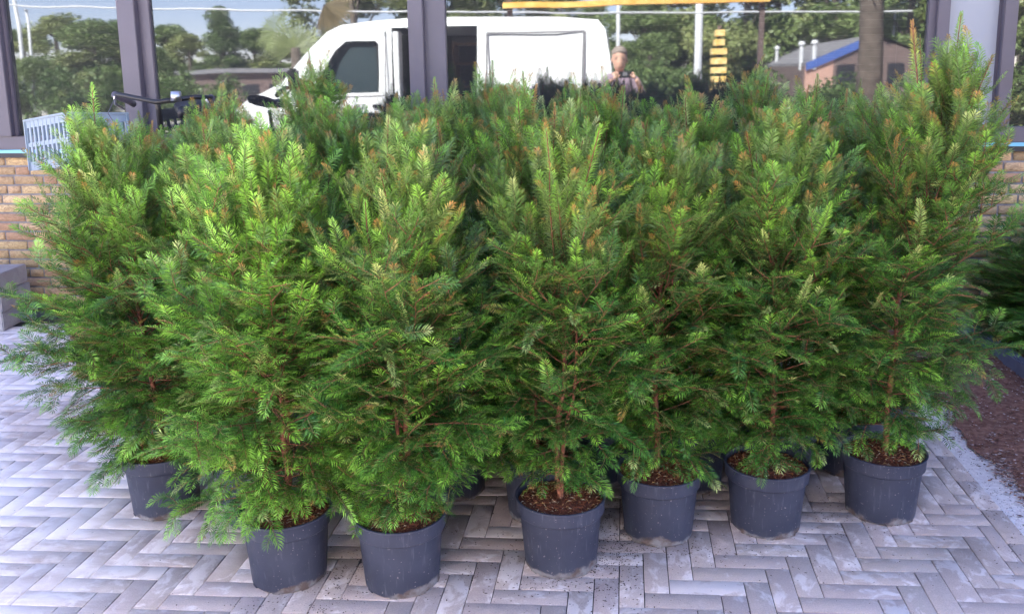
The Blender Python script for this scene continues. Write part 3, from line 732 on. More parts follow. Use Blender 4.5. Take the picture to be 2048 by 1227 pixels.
# ------------------------------------------------------------------ left corner: blocks, kerb, crate, bicycle
def blockstack(name, label, x0, x1, y0, y1, z0, z1, nx, nz, rz=0):
    t = thing(name, label, "blocks", ((x0 + x1) / 2, (y0 + y1) / 2, z0), rz); rr = random.Random(name)
    w = (x1 - x0); h = (z1 - z0) / nz
    for j in range(nz):
        for i in range(nx):
            b = BM(); ox = rr.uniform(-.012, .012); oy = rr.uniform(-.02, .02)
            box(b, -w / 2 + w * i / nx + .004 + ox, -w / 2 + w * (i + 1) / nx - .004 + ox, -(y1 - y0) / 2 + oy, (y1 - y0) / 2 + oy, j * h, (j + 1) * h - .003, .006)
            obj("block", b, MT['block'], t)
    return t
blockstack("block_stack", "low stack of pale grey concrete blocks by the wall at the left edge", -4.35, -3.84, 4.75, 5.1, 0, .36, 2, 3, R(8))
blockstack("block_pile", "taller pile of grey concrete blocks carrying the blue crate", -2.98, -2.74, 4.50, 4.78, 0, 1.0, 1, 9, 0)
b = BM(); box(b, -.7, .33, -.09, .09, 0, .085, .012)
kb = obj("kerb_stone", b, MT['kerb']); kb.location = (-4.1, 5.02, 0); kb.rotation_euler.z = R(14); tag(kb, "blue-grey kerb stone lying on the paving in the left corner", "kerb stone")
b = BM(); box(b, 1.945, 1.995, 2.2, 5.28, -.05, .075, .008)
tag(obj("bed_edging", b, MT['kerb']), "long blue-grey edging board between the bark mulch and the hedge", "edging")
# crate
def crate():
    t = thing("plastic_crate", "tilted blue-grey slatted plastic crate above the yews at the left", "crate", (-3.0, 4.62, 1.0))
    L, Wd, Hh = .46, .34, .29
    fl = .012
    b = BM(); box(b, -L / 2, L / 2, -Wd / 2, Wd / 2, 0, .008)
    for i in range(9): box(b, -L / 2 + .03 + i * .066, -L / 2 + .045 + i * .066, -Wd / 2 + .01, Wd / 2 - .01, .0085, .014)
    obj("base", b, MT['crate'], t)
    for sx, sy in ((0, -1), (0, 1), (-1, 0), (1, 0)):
        b = BM(); n = 10 if sx == 0 else 7; ln = L if sx == 0 else Wd
        Mx = Matrix.Translation((sx * L / 2, sy * Wd / 2, 0)) @ Matrix.Rotation(math.pi / 2 if sx else 0, 4, 'Z')
        box(b, -ln / 2, ln / 2, -.003, .003, .0, .05, 0, Mx); box(b, -ln / 2, ln / 2, -.003, .003, Hh - .05, Hh - .012, 0, Mx); box(b, -ln / 2, ln / 2, -.0025, .0025, Hh * .5 - .012, Hh * .5 + .012, 0, Mx)
        for i in range(n + 1):
            x = -ln / 2 + ln * i / n; w = .012 if i in (0, n) else .009
            box(b, x - w, x + w, -.0045, .0045, .004, Hh - .013, 0, Mx)
        obj("side_wall", b, MT['crate'], t)
    b = BM()
    for y in (-Wd / 2, Wd / 2): box(b, -L / 2 - fl, L / 2 + fl, y - .012, y + .012, Hh - .012, Hh, .003)
    for x in (-L / 2, L / 2): box(b, x - .012, x + .012, -Wd / 2 + .0125, Wd / 2 - .0125, Hh - .0115, Hh - .0005, .003)
    obj("rim", b, MT['crate'], t)
    t.rotation_euler = (R(-3), R(-6), R(-28)); return t
crate().location = (-3.08, 4.64, 1.035)
# pallet and bicycle
pt = thing("wooden_pallet", "wooden pallet stack under the bicycle behind the yews", "pallet", (-2.44, 4.55, 0), R(-12))
for j in range(3):
    b = BM()
    for i in range(6): box(b, -.25 + i * .086, -.185 + i * .086, -.62, .62, .10 + j * .115, .115 + j * .115)
    for i in range(3): box(b, -.25, .245, -.60 + i * .55, -.50 + i * .55, .002 + j * .115, .0995 + j * .115)
    obj("deck", b, MT['wood'], pt)
def bicycle():
    t = thing("bicycle", "black bicycle with dark saddle and grey grips parked behind the yews at left", "bicycle")
    zb = .35
    def wheel(y):
        w = bpy.data.objects.new("wheel", None); C.objects.link(w); w.parent = t; w.location = (0, y, zb + .34)
        def ring(r, rt, name, m):
            b = BM(); tube(b, [(0, r * math.cos(a), r * math.sin(a)) for a in [2 * math.pi * i / 40 for i in range(41)]], rt, 8, False); obj(name, b, m, w, True)
        ring(.32, .018, "tyre", MT['rubber']); ring(.30, .008, "rim", MT['metal'])
        b = BM()
        for i in range(18): a = 2 * math.pi * i / 18; tube(b, [(.02 * (-1) ** i, 0, 0), (0, .3 * math.cos(a), .3 * math.sin(a))], .0012, 4)
        tube(b, [(-.04, 0, 0), (.04, 0, 0)], .018, 10); obj("spokes", b, MT['metal'], w)
    wheel(-.56); wheel(.50)      # front wheel towards -y
    b = BM(); P = lambda y, z: (0, y, zb + z)
    for a, c in ((P(.50, .34), P(.06, .30)), (P(.06, .30), P(.18, .82)), (P(.18, .82), P(.50, .34)), (P(.06, .30), P(-.36, .68)), (P(.17, .78), P(-.38, .82)), (P(-.39, .90), P(-.35, .60))): tube(b, [a, c], .017, 10)
    obj("frame", b, MT['black'], t, True)
    b = BM(); 
    for s in (-1, 1): tube(b, [(s * .05, -.36, zb + .62), (s * .05, -.50, zb + .45), (s * .05, -.56, zb + .34)], .011, 8)
    tube(b, [(-.05, -.355, zb + .62), (.05, -.355, zb + .62)], .014, 8); obj("fork", b, MT['black'], t, True)
    b = BM(); tube(b, [P(-.39, .90), P(-.41, 1.02), P(-.44, 1.06)], .014, 10)
    tube(b, [(-.20, -.20, zb + 1.06), (-.24, -.30, zb + 1.085), (-.18, -.42, zb + 1.09), (0, -.45, zb + 1.06), (.18, -.42, zb + 1.09), (.24, -.30, zb + 1.085), (.20, -.20, zb + 1.06)], .0125, 10)
    obj("handlebar", b, MT['black'], t, True)
    for s in (-1, 1):
        b = BM(); tube(b, [(s * .235, -.32, zb + 1.086), (s * .205, -.20, zb + 1.055), (s * .195, -.15, zb + 1.035)], [.018, .020, .017], 12); obj("grip", b, MT['frame'], t, True)
        b = BM(); tube(b, [(s * .22, -.37, zb + 1.08), (s * .23, -.33, zb + 1.04), (s * .215, -.23, zb + 1.01)], [.006, .007, .005], 8); obj("brake_lever", b, MT['metal'], t, True)
        b = BM(); tube(b, [(s * .21, -.38, zb + 1.08), (s * .22, -.48, zb + 1.0), (s * .12, -.52, zb + .85), (.0, -.42, zb + .7)], .0025, 6); obj("cable", b, MT['frame'], t, True)
    b = BM(); tube(b, [(.10, -.47, zb + 1.07), (.10, -.475, zb + 1.115)], [.026, .024], 14); obj("bell", b, MT['metal'], t, True)
    b = BM(); tube(b, [P(.18, .80), P(.205, .95)], .013, 10)
    obj("seat_post", b, MT['metal'], t, True)
    b = BM(); rows = []
    for i, (y, w, z) in enumerate(((-.08, .018, 1.0), (-.02, .028, 1.005), (.05, .04, 1.005), (.11, .075, 1.01), (.17, .10, 1.02), (.22, .10, 1.035), (.25, .07, 1.04))):
        rows.append([b.verts.new((w * math.cos(a), y + .1, zb + z + .022 * math.sin(a) + (-.02 if math.sin(a) < -.1 else 0))) for a in [2 * math.pi * k / 14 for k in range(14)]])
    for a, c in zip(rows, rows[1:]):
        for k in range(14): b.faces.new((a[k], a[(k + 1) % 14], c[(k + 1) % 14], c[k]))
    b.faces.new(rows[0][::-1]); b.faces.new(rows[-1]); bmesh.ops.recalc_face_normals(b, faces=b.faces); obj("saddle", b, MT['black'], t, True)
    b = BM(); box(b, -.07, .07, .42, .78, zb + .72, zb + .735)
    for s in (-1, 1): tube(b, [(s * .06, .75, zb + .72), (s * .03, .52, zb + .34)], .006, 6)
    obj("rear_rack", b, MT['black'], t); return t
bk = bicycle(); bk.location = (-2.47, 4.52, 0); bk.rotation_euler = (0, R(3), R(14))

# ------------------------------------------------------------------ hedge in the bed
def hedge():
    for q, (x, y, s, key, lb) in enumerate(((2.30, 4.85, .62, 'F3', "low spreading dark green evergreen in the bed by the brick wall"), (2.42, 4.35, .60, 'F6', "low evergreen second from the wall, beyond the blue-grey edging"), (2.62, 3.8, .6, 'F5', "low evergreen nearest the camera beyond the edging"), (2.85, 4.7, .66, 'F2', "low evergreen at the far right by the brick wall"))):
        t = thing("low_evergreen", lb, "shrub", (x, y, .0), 0, "low evergreens planted in the bed")
        f, w = VAR[key]
        for nm, me in (("stem", w), ("foliage", f)):
            o = bpy.data.objects.new(nm, me); C.objects.link(o); o.parent = t; o.rotation_euler.z = q * 1.7 + 1; o.scale = (1.55, 1.55, s * 1.05)
hedge()

# ------------------------------------------------------------------ the yard behind the camera, seen in the glass
def leafcloud(rng, centers, n, size, c0, c1, squash=1.):
    k = rng.integers(len(centers), size=n); cc = np.array([c[:3] for c in centers])[k]; rr = np.array([c[3] for c in centers])[k]
    d = nrm(rng.normal(0, 1, (n, 3))); r = rr * (rng.random(n) ** .45)
    p = cc + d * r[:, None] * np.array([1, 1, squash]); 
    u = nrm(rng.normal(0, 1, (n, 3)) + d * .6); v = nrm(np.cross(u, rng.normal(0, 1, (n, 3)))); sz = size * rng.uniform(.5, 1.4, n)[:, None]
    w = np.cross(u, v)
    V = np.stack([p - v * sz, p + w * sz * .5, p + v * sz, p - w * sz * .5], 1).reshape(-1, 3)
    col = np.array(c0) + (np.array(c1) - np.array(c0)) * (rng.random(len(centers))[k] * .7 + rng.random(n) * .3)[:, None]
    co = np.ones((n, 4, 4)); co[:, :, :3] = col[:, None]; b = np.arange(n) * 4
    return np_mesh("crown", V, np.stack([b, b + 1, b + 2, b + 3], 1), co.reshape(-1, 4), 4)
TREES = []
for sd, c0, c1, H, Wt, conic in ((1, (.11, .17, .05), (.22, .28, .09), 8, 3.2, 0), (2, (.16, .20, .07), (.30, .33, .12), 8, 3.0, 0), (3, (.08, .13, .045), (.17, .23, .08), 9, 2.2, 1)):
    rg = np.random.default_rng(sd); cs = []
    for i in range(46):
        a = rg.uniform(0, 6.28); u = rg.random(); z = H * (.12 + .86 * u); w = Wt * (math.sin(math.pi * (.18 + .78 * u)) if not conic else (1.1 - u)) * rg.uniform(.3, 1)
        cs.append((math.cos(a) * w, math.sin(a) * w, z, rg.uniform(.5, 1.05)))
    cr = leafcloud(rg, cs, 15000, .12, c0, c1, .8); cr.materials.append(MT['leaf'])
    b = BM(); tube(b, [(0, 0, -.3), (.05, .03, H * .4), (0, .1, H * .85)], [.22, .16, .05], 9)
    for c_ in cs[::5]: tube(b, [(0, 0, c_[2] * .55), (c_[0] * .6, c_[1] * .6, c_[2] * .85), c_[:3]], [.07, .04, .015], 6)
    tm = bpy.data.meshes.new("trunk"); b.to_mesh(tm); b.free(); tm.materials.append(MT['trunk']); TREES.append((cr, tm, H))
def tree(px, ytop, T, kind, label, wide=1., name="tree"):
    p = mir(px, ytop, T); cr, tm, H = TREES[kind]; h = p.z
    t = thing(name, label, "tree", (p.x, p.y, 0), px * .37, "trees beyond the yard")
    for nm, me in (("trunk", tm), ("crown", cr)):
        o = bpy.data.objects.new(nm, me); C.objects.link(o); o.parent = t; o.scale = (h / H * wide, h / H * wide, h / H)
    return t
tl = [(-60, 40, 60, 0, 1.9), (40, 62, 62, 0, 1.7), (110, 30, 55, 1, 1.7), (180, 45, 50, 0, 1.6), (235, 40, 60, 2, 1.9), (330, 55, 62, 0, 1.6), (375, 70, 58, 1, 1.5), (437, 15, 52, 2, 1.3), (505, 62, 60, 0, 1.6), (560, 95, 60, 1, 1.8),
      (700, -120, 55, 1, 1.3), (800, -90, 60, 0, 1.3), (890, -60, 58, 1, 1.2), (935, -20, 60, 0, 1.1), (1010, -60, 60, 0, 1.2), (1120, -30, 62, 1, 1.2), (1190, 10, 60, 0, 1.3),
      (1290, 0, 52, 0, 1.5), (1340, -40, 55, 1, 1.4), (1420, -90, 56, 0, 1.4), (1500, -140, 50, 1, 1.2), (1560, -110, 52, 0, 1.2), (1680, -150, 48, 0, 1.2), (1760, -170, 50, 2, 1.3), (1840, -160, 40, 0, 1.2), (1530, 40, 76, 1, 1.4), (1620, 55, 74, 1, 1.6), (1300, 70, 40, 0, 1.6), (2060, -60, 16, 1, 1.2), (2150, 0, 14, 0, 1.2), (2280, -60, 18, 0, 1.3),
      (300, 100, 30, 0, 1.5), (150, 105, 28, 1, 1.6), (60, 120, 26, 0, 1.7), (-80, 60, 30, 1, 1.5)]
sidew = lambda px: "left window" if px < 240 else ("second window" if px < 822 else ("wide window" if px < 1860 else "right window"))
spots = ["off the left edge", "beside the left white poles", "behind the left white poles", "left of the first mullion", "just behind the first mullion", "right of the first mullion", "left of the tall conifer",
  "standing tall alone against the sky", "between the tall conifer and the fan palm", "behind the fan palm", "over the van windscreen", "over the van cab", "behind the second mullion", "over the van roof front", "over the van roof middle", "over the van roof rear", "at the van's rear corner",
  "right of the man's head", "behind the man's right-hand pole", "behind the thick white pole", "over the far end of the shed roof", "over the shed roof vents", "behind the thin pole by the shed", "behind the dark trunk", "at the right frame", "low before the shed's far end", "low above the shed roof edge", "low between the man and the yellow blocks",
  "in the right window beside its frame", "in the right window at the photo edge", "beyond the photo's right edge", "low and near, right of the first mullion", "low and near, left of the first mullion", "low and near, under the left white poles", "low and near, off the left edge"]
for (px, yt, T, kd, wd), sp_ in zip(tl, spots):
    tree(px, yt, T, kd, "%s tree reflected %s" % (("dark green", "pale olive", "conical dark")[kd], sp_), wd)
# near dark trunk with overhanging leaves
p = mir(1737, 150, 15)
t = thing("trunk_tree", "dark upright tree trunk in the wide window reflection, in front of the shed", "tree", (p.x, p.y, 0))
b = BM(); tube(b, [(0, 0, -.1), (.02, 0, 1.5), (-.03, 0, 3.2), (.05, 0, 5.5)], [.24, .19, .17, .12], 12); obj("trunk", b, MT['trunk'], t, True)
rg = np.random.default_rng(31); cr = leafcloud(rg, [(.9, .0, 2.75, .22), (.85, .1, 2.4, .2), (1.0, 0, 2.1, .14)] + [(rg.uniform(-1.4, 1.6), rg.uniform(-.9, .9), rg.uniform(3.4, 5.6), .6) for i in range(12)], 5000, .07, (.05, .09, .02), (.2, .24, .06)); obj("crown", cr, MT['leaf'], t)
# low dark bushes
for q, (px, yt, T, s) in enumerate(((20, 120, 24, 2.2), (215, 130, 22, 2.2), (420, 150, 24, 2), (1370, 100, 24, 1.6), (1590, 145, 24, 1.5), (1300, 120, 22, 1.3), (1660, 150, 20, 1))):
    p = mir(px, yt, T); rg = np.random.default_rng(50 + q)
    t = thing("bush", "rounded bush reflected low in the %s, bush %s" % (sidew(px), ("by the left post", "beside the first mullion", "left of the van nose", "right of the man", "before the shed roof", "behind the man's shoulder", "before the pink brick wall")[q]), "bush", (p.x, p.y, 0), 0, "bushes in the yard")
    cs = [(rg.uniform(-s, s), rg.uniform(-.6, .6), rg.uniform(.3, p.z - .3), rg.uniform(.3, .5)) for i in range(16)]
    cr = leafcloud(rg, cs, 3500, .06, (.06, .11, .025), (.13, .19, .05)); obj("crown", cr, MT['leaf'], t)
    b = BM()
    for c_ in cs[::3]: tube(b, [(c_[0] * .2, 0, -.05), c_[:3]], [.03, .01], 6)
    obj("stem", b, MT['trunk'], t)
# fan palm left of the van
p = mir(590, 95, 15.5)
t = thing("fan_palm", "fan palm with pale green leaves reflected left of the van windscreen", "palm", (p.x, p.y, 0))
b = BM(); tube(b, [(0, 0, 0), (.03, 0, .9), (0, 0, p.z)], [.12, .10, .08], 10); obj("trunk", b, MT['trunk'], t, True)
V = []; F = []; Cc = []; rg = np.random.default_rng(8)
def fan(c, n, r, a0, a1, col, tilt):
    n = nrm(np.array(n, float)); e1 = nrm(np.cross(n, UP + .01)); e2 = np.cross(e1, n)
    for a in np.linspace(a0, a1, 34):
        d = e1 * math.cos(a) + e2 * math.sin(a); sv = np.cross(n, d) * .011; L = r * rg.uniform(.85, 1.05); tip = c + d * L - UP * L * tilt * .3; b_ = len(V)
        m_ = c + d * L * .55; V.extend([c + 0 * d, m_ + sv * 1.8 + n * .01, tip, m_ - sv * 1.8]); F.append((b_, b_ + 1, b_ + 2, b_ + 3)); Cc.extend([(*(np.array(col) * rg.uniform(.7, 1.2)), 1)] * 4)
tz = np.array([0, 0, p.z])
fan(tz + [0, 0, .0], (.1, 1, .1), .62, -.6, 3.8, (.20, .24, .09), .2); fan(tz + [.55, -.1, .75], (.3, 1, 0), .55, -1.9, .4, (.26, .20, .10), .4); fan(tz + [-.45, -.2, .3], (-.4, 1, .3), .5, 0, 6, (.18, .22, .08), .3); fan(tz + [.2, -.3, -.3], (.1, 1, .5), .5, 0, 6, (.16, .2, .07), .3)
obj("leaves", np_mesh("leaves", np.array(V), np.array(F), np.array(Cc), 4), MT['leaf'], t)
b = BM()
for q_ in ((.55, -.1, .75), (-.45, -.2, .3), (.2, -.3, -.3)): tube(b, [(0, 0, p.z - .3), (q_[0] * .7, q_[1], p.z + q_[2] * .5), (q_[0], q_[1], p.z + q_[2])], .012, 6)
obj("leaf_stalks", b, MT['leaf'] if False else MT['trunk'], t)

# poles and cable
def pole(px, yt, T, rad, label):
    p = mir(px, yt, T); b = BM(); tube(b, [(0, 0, 0), (0, 0, 1.2), (0, 0, p.z)], [rad * 1.15, rad, rad * .8], 12)
    t = thing("yard_pole", label, "pole", (p.x, p.y, 0), 0, "white poles across the yard"); obj("shaft", b, MT['pole'], t, True)
    b = BM(); tube(b, [(0, 0, p.z), (0, 0, p.z + .05)], [rad * 1.3, rad * .9], 12); obj("cap", b, MT['metal'], t, True)
pole(20, -80, 26, .07, "white pole reflected at the left edge of the left window"); pole(52, 20, 26, .05, "thinner white pole right of the left edge pole"); pole(1237, -120, 26, .055, "white pole rising behind the reflected man")
pole(1400, -120, 22, .11, "thick white pole reflected between the man and the yellow blocks"); pole(1631, -30, 70, .06, "thin pole rising behind the shed roof"); pole(1790, 25, 40, .07, "short pole right of the dark trunk")
b = BM(); a = mir(-900, -10, 20); c = mir(2300, 32, 20)
tube(b, [a.lerp(c, i / 20) - Vector((0, 0, .25 * math.sin(math.pi * i / 20) - .12)) for i in range(21)], .022, 6)
tag(obj("overhead_cable", b, MT['pole']), "pale overhead cable running across the top of the window reflections", "cable")

# shed reflected on the right
def poly(bm, pts, thick=None): bm.faces.new([bm.verts.new(p) for p in pts])
def shed():
    T1, T2 = 38, 62
    eL = mir(1612, 126, T1); pk = mir(1745, 72, T1); eR = mir(1900, 118, T1); fL = mir(1452, 136, T2); fp = mir(1478, 118, T2)
    t = thing("garden_shed", "low shed with grey felt roof and blue fascia reflected in the wide window", "shed", (eL.x, eL.y, 0)); o0 = Vector((eL.x, eL.y, 0))
    q = lambda v, z=None: Vector((v.x, v.y, v.z if z is None else z)) - o0
    def slab(name, pts, m, d=Vector((0, 0, -.12))):
        b = BM(); up = [b.verts.new(p) for p in pts]; lo = [b.verts.new(p + d) for p in pts]; b.faces.new(up); b.faces.new(lo[::-1]); n = len(pts)
        for i in range(n): b.faces.new((up[i], lo[i], lo[(i + 1) % n], up[(i + 1) % n]))
        bmesh.ops.recalc_face_normals(b, faces=b.faces); return obj(name, b, m, t)
    slab("roof", [q(eL), q(pk), q(fp), q(fL)], MT['roofing'])
    back = (fL - eL)
    slab("roof_slope", [q(pk) + Vector((0, 0, -.004)), q(eR), q(eR) + back * .9, q(fp)], MT['roofing'])
    out = Vector((0, .12, 0))
    slab("fascia", [q(eL) + out, q(pk) + out, q(pk) + out + Vector((0, 0, -.32)), q(eL) + out + Vector((0, 0, -.32))], MT['fascia'], Vector((0, -.08, 0)))
    sc = mir(1668, 110, T1).x
    k = lambda x: eL.z + (pk.z - eL.z) * (x - eL.x) / (pk.x - eL.x)
    slab("pink_wall", [Vector((eL.x, eL.y, 0)) - o0, q(eL), Vector((sc, eL.y, k(sc))) - o0, Vector((sc, eL.y, 0)) - o0], MT['pink'], Vector((0, -.2, 0)))
    slab("brown_wall", [Vector((sc, eL.y, 0)) - o0, Vector((sc, eL.y, k(sc))) - o0, q(pk), q(eR), q(eR, 0)], MT['brown'], Vector((0, -.2, 0)))
    slab("long_wall", [q(eL, 0) + Vector((0, -.25, 0)), q(eL) + Vector((0, -.25, -.12)), q(fL) + Vector((0, 0, -.12)), q(fL, 0)], MT['brown'], Vector((.2, 0, 0)))
    for px in (1690, 1790):
        w = mir(px, 165, T1); b = BM(); box(b, w.x - .35, w.x + .35, w.y + .02, w.y + .06, .9, 1.75); o = obj("window", b, MT['frame_dark'], t); o.location = -o0
    for px, py in ((1496, 104), (1522, 102), (1556, 100), (1605, 92), (1630, 90)):
        f_ = (1612 - px) / 150; T = T1 + (T2 - T1) * max(0, min(1, f_)) * .8; w = mir(px, py, T) - o0; b = BM(); tube(b, [w - Vector((0, 0, 1.0)), w], .09, 8); tube(b, [w, w + Vector((0, 0, .12))], [.16, .1], 8); obj("roof_vent", b, MT['pole'], t)
shed()
p0 = mir(360, 140, 48); p1 = mir(640, 143, 48)
t = thing("long_shed", "long low brown shed reflected between the first mullion and the van", "shed", ((p0.x + p1.x) / 2, p0.y, 0)); hw = (p1.x - p0.x) / 2
b = BM(); box(b, -hw, hw, -4, 0, 0, p0.z - .3); obj("wall", b, MT['brown'], t)
b = BM(); box(b, -hw - .3, hw + .3, -4.3, .3, p0.z - .295, p0.z - .05, .02); obj("roof", b, MT['roofing'], t)
for i in range(5):
    b = BM(); x = -hw + hw * 2 * (i + .5) / 5; box(b, x - .5, x + .5, .002, .04, .7, 1.3); obj("window", b, MT['frame_dark'], t)

# ------------------------------------------------------------------ van
def van():
    t = thing("parked_van", "white panel van with open sliding side door, mirrored in the windows", "van", (0, -1.4, 0))
    # side profile (x, z); nose at the left (-x)
    prof = [(-.17, .45), (-.155, 1.2), (-.20, 1.75), (-.26, 2.12), (-.36, 2.25), (-.9, 2.30), (-2.3, 2.325), (-3.05, 2.325), (-3.6, 2.30), (-3.95, 2.26), (-4.15, 2.17), (-4.38, 1.95), (-4.80, 1.47), (-5.35, 1.22), (-5.62, 1.0), (-5.70, .72), (-5.68, .42)]
    arch = []
    for cx in (-4.95, -1.15):
        arch.append([(cx - .42 * math.cos(a), .42 + .42 * math.sin(a)) for a in [math.pi * i / 12 for i in range(13)]])
    low = prof[-1:] + [(-5.45, .42)] + arch[0] + arch[1] + [prof[0]]
    loop = prof[:-1] + low[:-1]
    def inset(z): return 0 if z < 1.25 else -(z - 1.25) ** 1.6 * .16
    W_ = 1.95
    # openings on the near side
    win = [(-4.28, 1.32), (-4.30, 1.45), (-4.02, 1.90), (-3.88, 2.03), (-3.45, 2.03), (-3.40, 1.98), (-3.40, 1.32)]
    door = [(-3.22, .48), (-3.22, 2.20), (-2.02, 2.20), (-2.02, .48)]
    b = BM()
    def ringv(pts, y, s): return [b.verts.new((x, y + s * inset(z), z)) for x, z in pts]
    A = ringv(loop, 0, 1); B = ringv(loop, -W_, -1)
    n = len(loop)
    for i in range(n): b.faces.new((A[i], A[(i + 1) % n], B[(i + 1) % n], B[i]))
    def side(V_, y, s, holes):
        es = [b.edges.get((V_[i], V_[(i + 1) % n])) for i in range(n)]
        for h in holes:
            hv = ringv(h, y, s)
            for i in range(len(hv)):
                es.append(b.edges.new((hv[i], hv[(i + 1) % len(hv)])))
        bmesh.ops.triangle_fill(b, use_beauty=True, edges=es)
    side(A, 0, 1, [win, door]); side(B, -W_, -1, [win])
    bmesh.ops.recalc_face_normals(b, faces=b.faces)
    o = obj("body", b, MT['white'], t)
    # load space
    b = BM(); box(b, -3.3, -.4, -1.80, -1.78, .5, 2.15); box(b, -3.32, -3.30, -1.78, -.12, .5, 2.15); box(b, -3.3, -.4, -1.78, -.08, .48, .50); obj("load_lining", b, MT['dark'], t)
    b = BM()
    for z in (1.0, 1.35, 1.7, 2.0): box(b, -2.6, -.5, -1.77, -1.35, z, z + .03)
    for x in (-2.6, -2.0, -1.3): box(b, x, x + .03, -1.77, -1.34, .505, 2.05)
    box(b, -2.55, -2.1, -1.7, -1.4, 1.035, 1.3); obj("shelving", b, MT['wood'], t)
    b = BM(); box(b, -3.20, -3.12, -.30, -.10, .6, 2.15, .01); obj("door_pillar", b, MT['white'], t)
    b = BM(); box(b, -4.32, -3.38, -.19, -.18, 1.30, 2.06); obj("side_window", b, mat("van_glass", (.05, .07, .08), .05), t)
    b = BM(); box(b, -3.46, -3.40, -.17, -.165, 1.32, 2.0, .0); obj("belt_pillar", b, MT['black'], t)
    # driver seat and headrest seen through the side window
    b = BM(); box(b, -3.95, -3.45, -.75, -.3, .75, .95, .04); box(b, -3.55, -3.42, -.75, -.3, .95, 1.55, .04); obj("seat", b, MT['black'], t)
    # windscreen lying on the sloping front
    b = BM(); e = .012
    pts = [(-4.17, 2.15), (-4.39, 1.94), (-4.79, 1.48)]
    rows_ = []
    for x, z in pts:
        nx, nz = -.72, .69; rows_.append([b.verts.new((x + nx * e, y, z + nz * e)) for y in (-.16 + inset(z), -W_ + .16 - inset(z))])
    for a, c in zip(rows_, rows_[1:]): b.faces.new((a[0], a[1], c[1], c[0]))
    obj("windscreen", b, MT['black'], t)
    # pressed panel grooves in the rear side, following the side's slope
    b = BM()
    def gro(x0, z0, x1, z1, w=.012):
        for sgn in (0,):
            if abs(x1 - x0) > abs(z1 - z0): pts = [(x0, z0 - w), (x1, z1 - w), (x1, z1 + w), (x0, z0 + w)]
            else: pts = [(x0 - w, z0), (x1 + w, z0), (x1 + w, z1), (x0 - w, z1)]
            ss = []
            N_ = 8
            for i in range(N_):
                f0, f1 = i / N_, (i + 1) / N_
                if abs(x1 - x0) > abs(z1 - z0): quad = [(x0 + (x1 - x0) * f0, z0 - w), (x0 + (x1 - x0) * f1, z0 - w), (x0 + (x1 - x0) * f1, z0 + w), (x0 + (x1 - x0) * f0, z0 + w)]
                else: quad = [(x0 - w, z0 + (z1 - z0) * f0), (x0 + w, z0 + (z1 - z0) * f0), (x0 + w, z0 + (z1 - z0) * f1), (x0 - w, z0 + (z1 - z0) * f1)]
                b.faces.new([b.verts.new((x, inset(z) + .006, z)) for x, z in quad])
    gro(-1.88, 2.10, -.55, 2.10); gro(-.55, .7, -.55, 2.10, .02); gro(-1.88, .7, -1.88, 2.10); gro(-1.88, .7, -.55, .7)
    gro(-3.30, .6, -3.30, 2.12, .006); gro(-4.40, .6, -4.40, 1.30, .006); gro(-4.40, 1.27, -3.30, 1.27, .006)
    obj("panel_groove", b, MT['roofing'], t)
    b = BM(); box(b, -3.50, -3.36, -.02, .03, 1.10, 1.15, .008); box(b, -1.86, -1.74, -.02, .03, 1.10, 1.15, .008); obj("door_handle", b, MT['black'], t)
    b = BM(); box(b, -1.0, -.8, .001, .008, .9, 1.08, .003); obj("fuel_flap", b, MT['white'], t)
    b = BM(); box(b, -3.9, -.3, .004, .03, .95, 1.03, .004); obj("rub_strip", b, MT['black'], t)
    b = BM(); box(b, -4.62, -4.50, .06, .24, 1.38, 1.66, .03); box(b, -4.6, -4.5, -.05, .08, 1.36, 1.40); obj("wing_mirror", b, MT['black'], t)
    for y in (-.25, -W_ + .25):
        b = BM(); box(b, -5.60, -5.38, y - .16, y + .16, .80, 1.0, .04); obj("headlight", b, MT['lens'], t)
    for y in (-.1, -W_ + .1):
        b = BM(); box(b, -.165, -.14, y - .06, y + .06, .9, 1.5, .01); obj("tail_light", b, mat("tail_red", (.4, .02, .02), .2), t)
    b = BM(); box(b, -5.78, -5.60, -W_ + .05, -.05, .38, .70, .05); box(b, -.16, -.04, -W_ + .05, -.05, .38, .62, .03); obj("bumper", b, MT['black'], t)
    b = BM(); box(b, -3.2, -1.98, .05, .10, .0, .0001) if False else box(b, -1.95, -.75, .006, .03, 1.16, 1.20, .004); obj("door_rail", b, MT['roofing'], t)
    for cx in (-4.95, -1.15):
        for y in (-.14, -W_ + .14):
            w = bpy.data.objects.new("wheel", None); C.objects.link(w); w.parent = t; w.location = (cx, y, .34)
            for nm, prof_, m in (("tyre", [(.22, -.1), (.32, -.1), (.34, -.07), (.34, .07), (.32, .1), (.22, .1)], MT['rubber']), ("rim", [(.02, .06), (.10, .05), (.20, .08), (.225, .09), (.225, -.09)], MT['metal'])):
                b = BM(); lathe(b, prof_, 28, False); bmesh.ops.rotate(b, verts=b.verts, matrix=Matrix.Rotation(R(-90), 3, 'X')); obj(nm, b, m, w, True)
van()

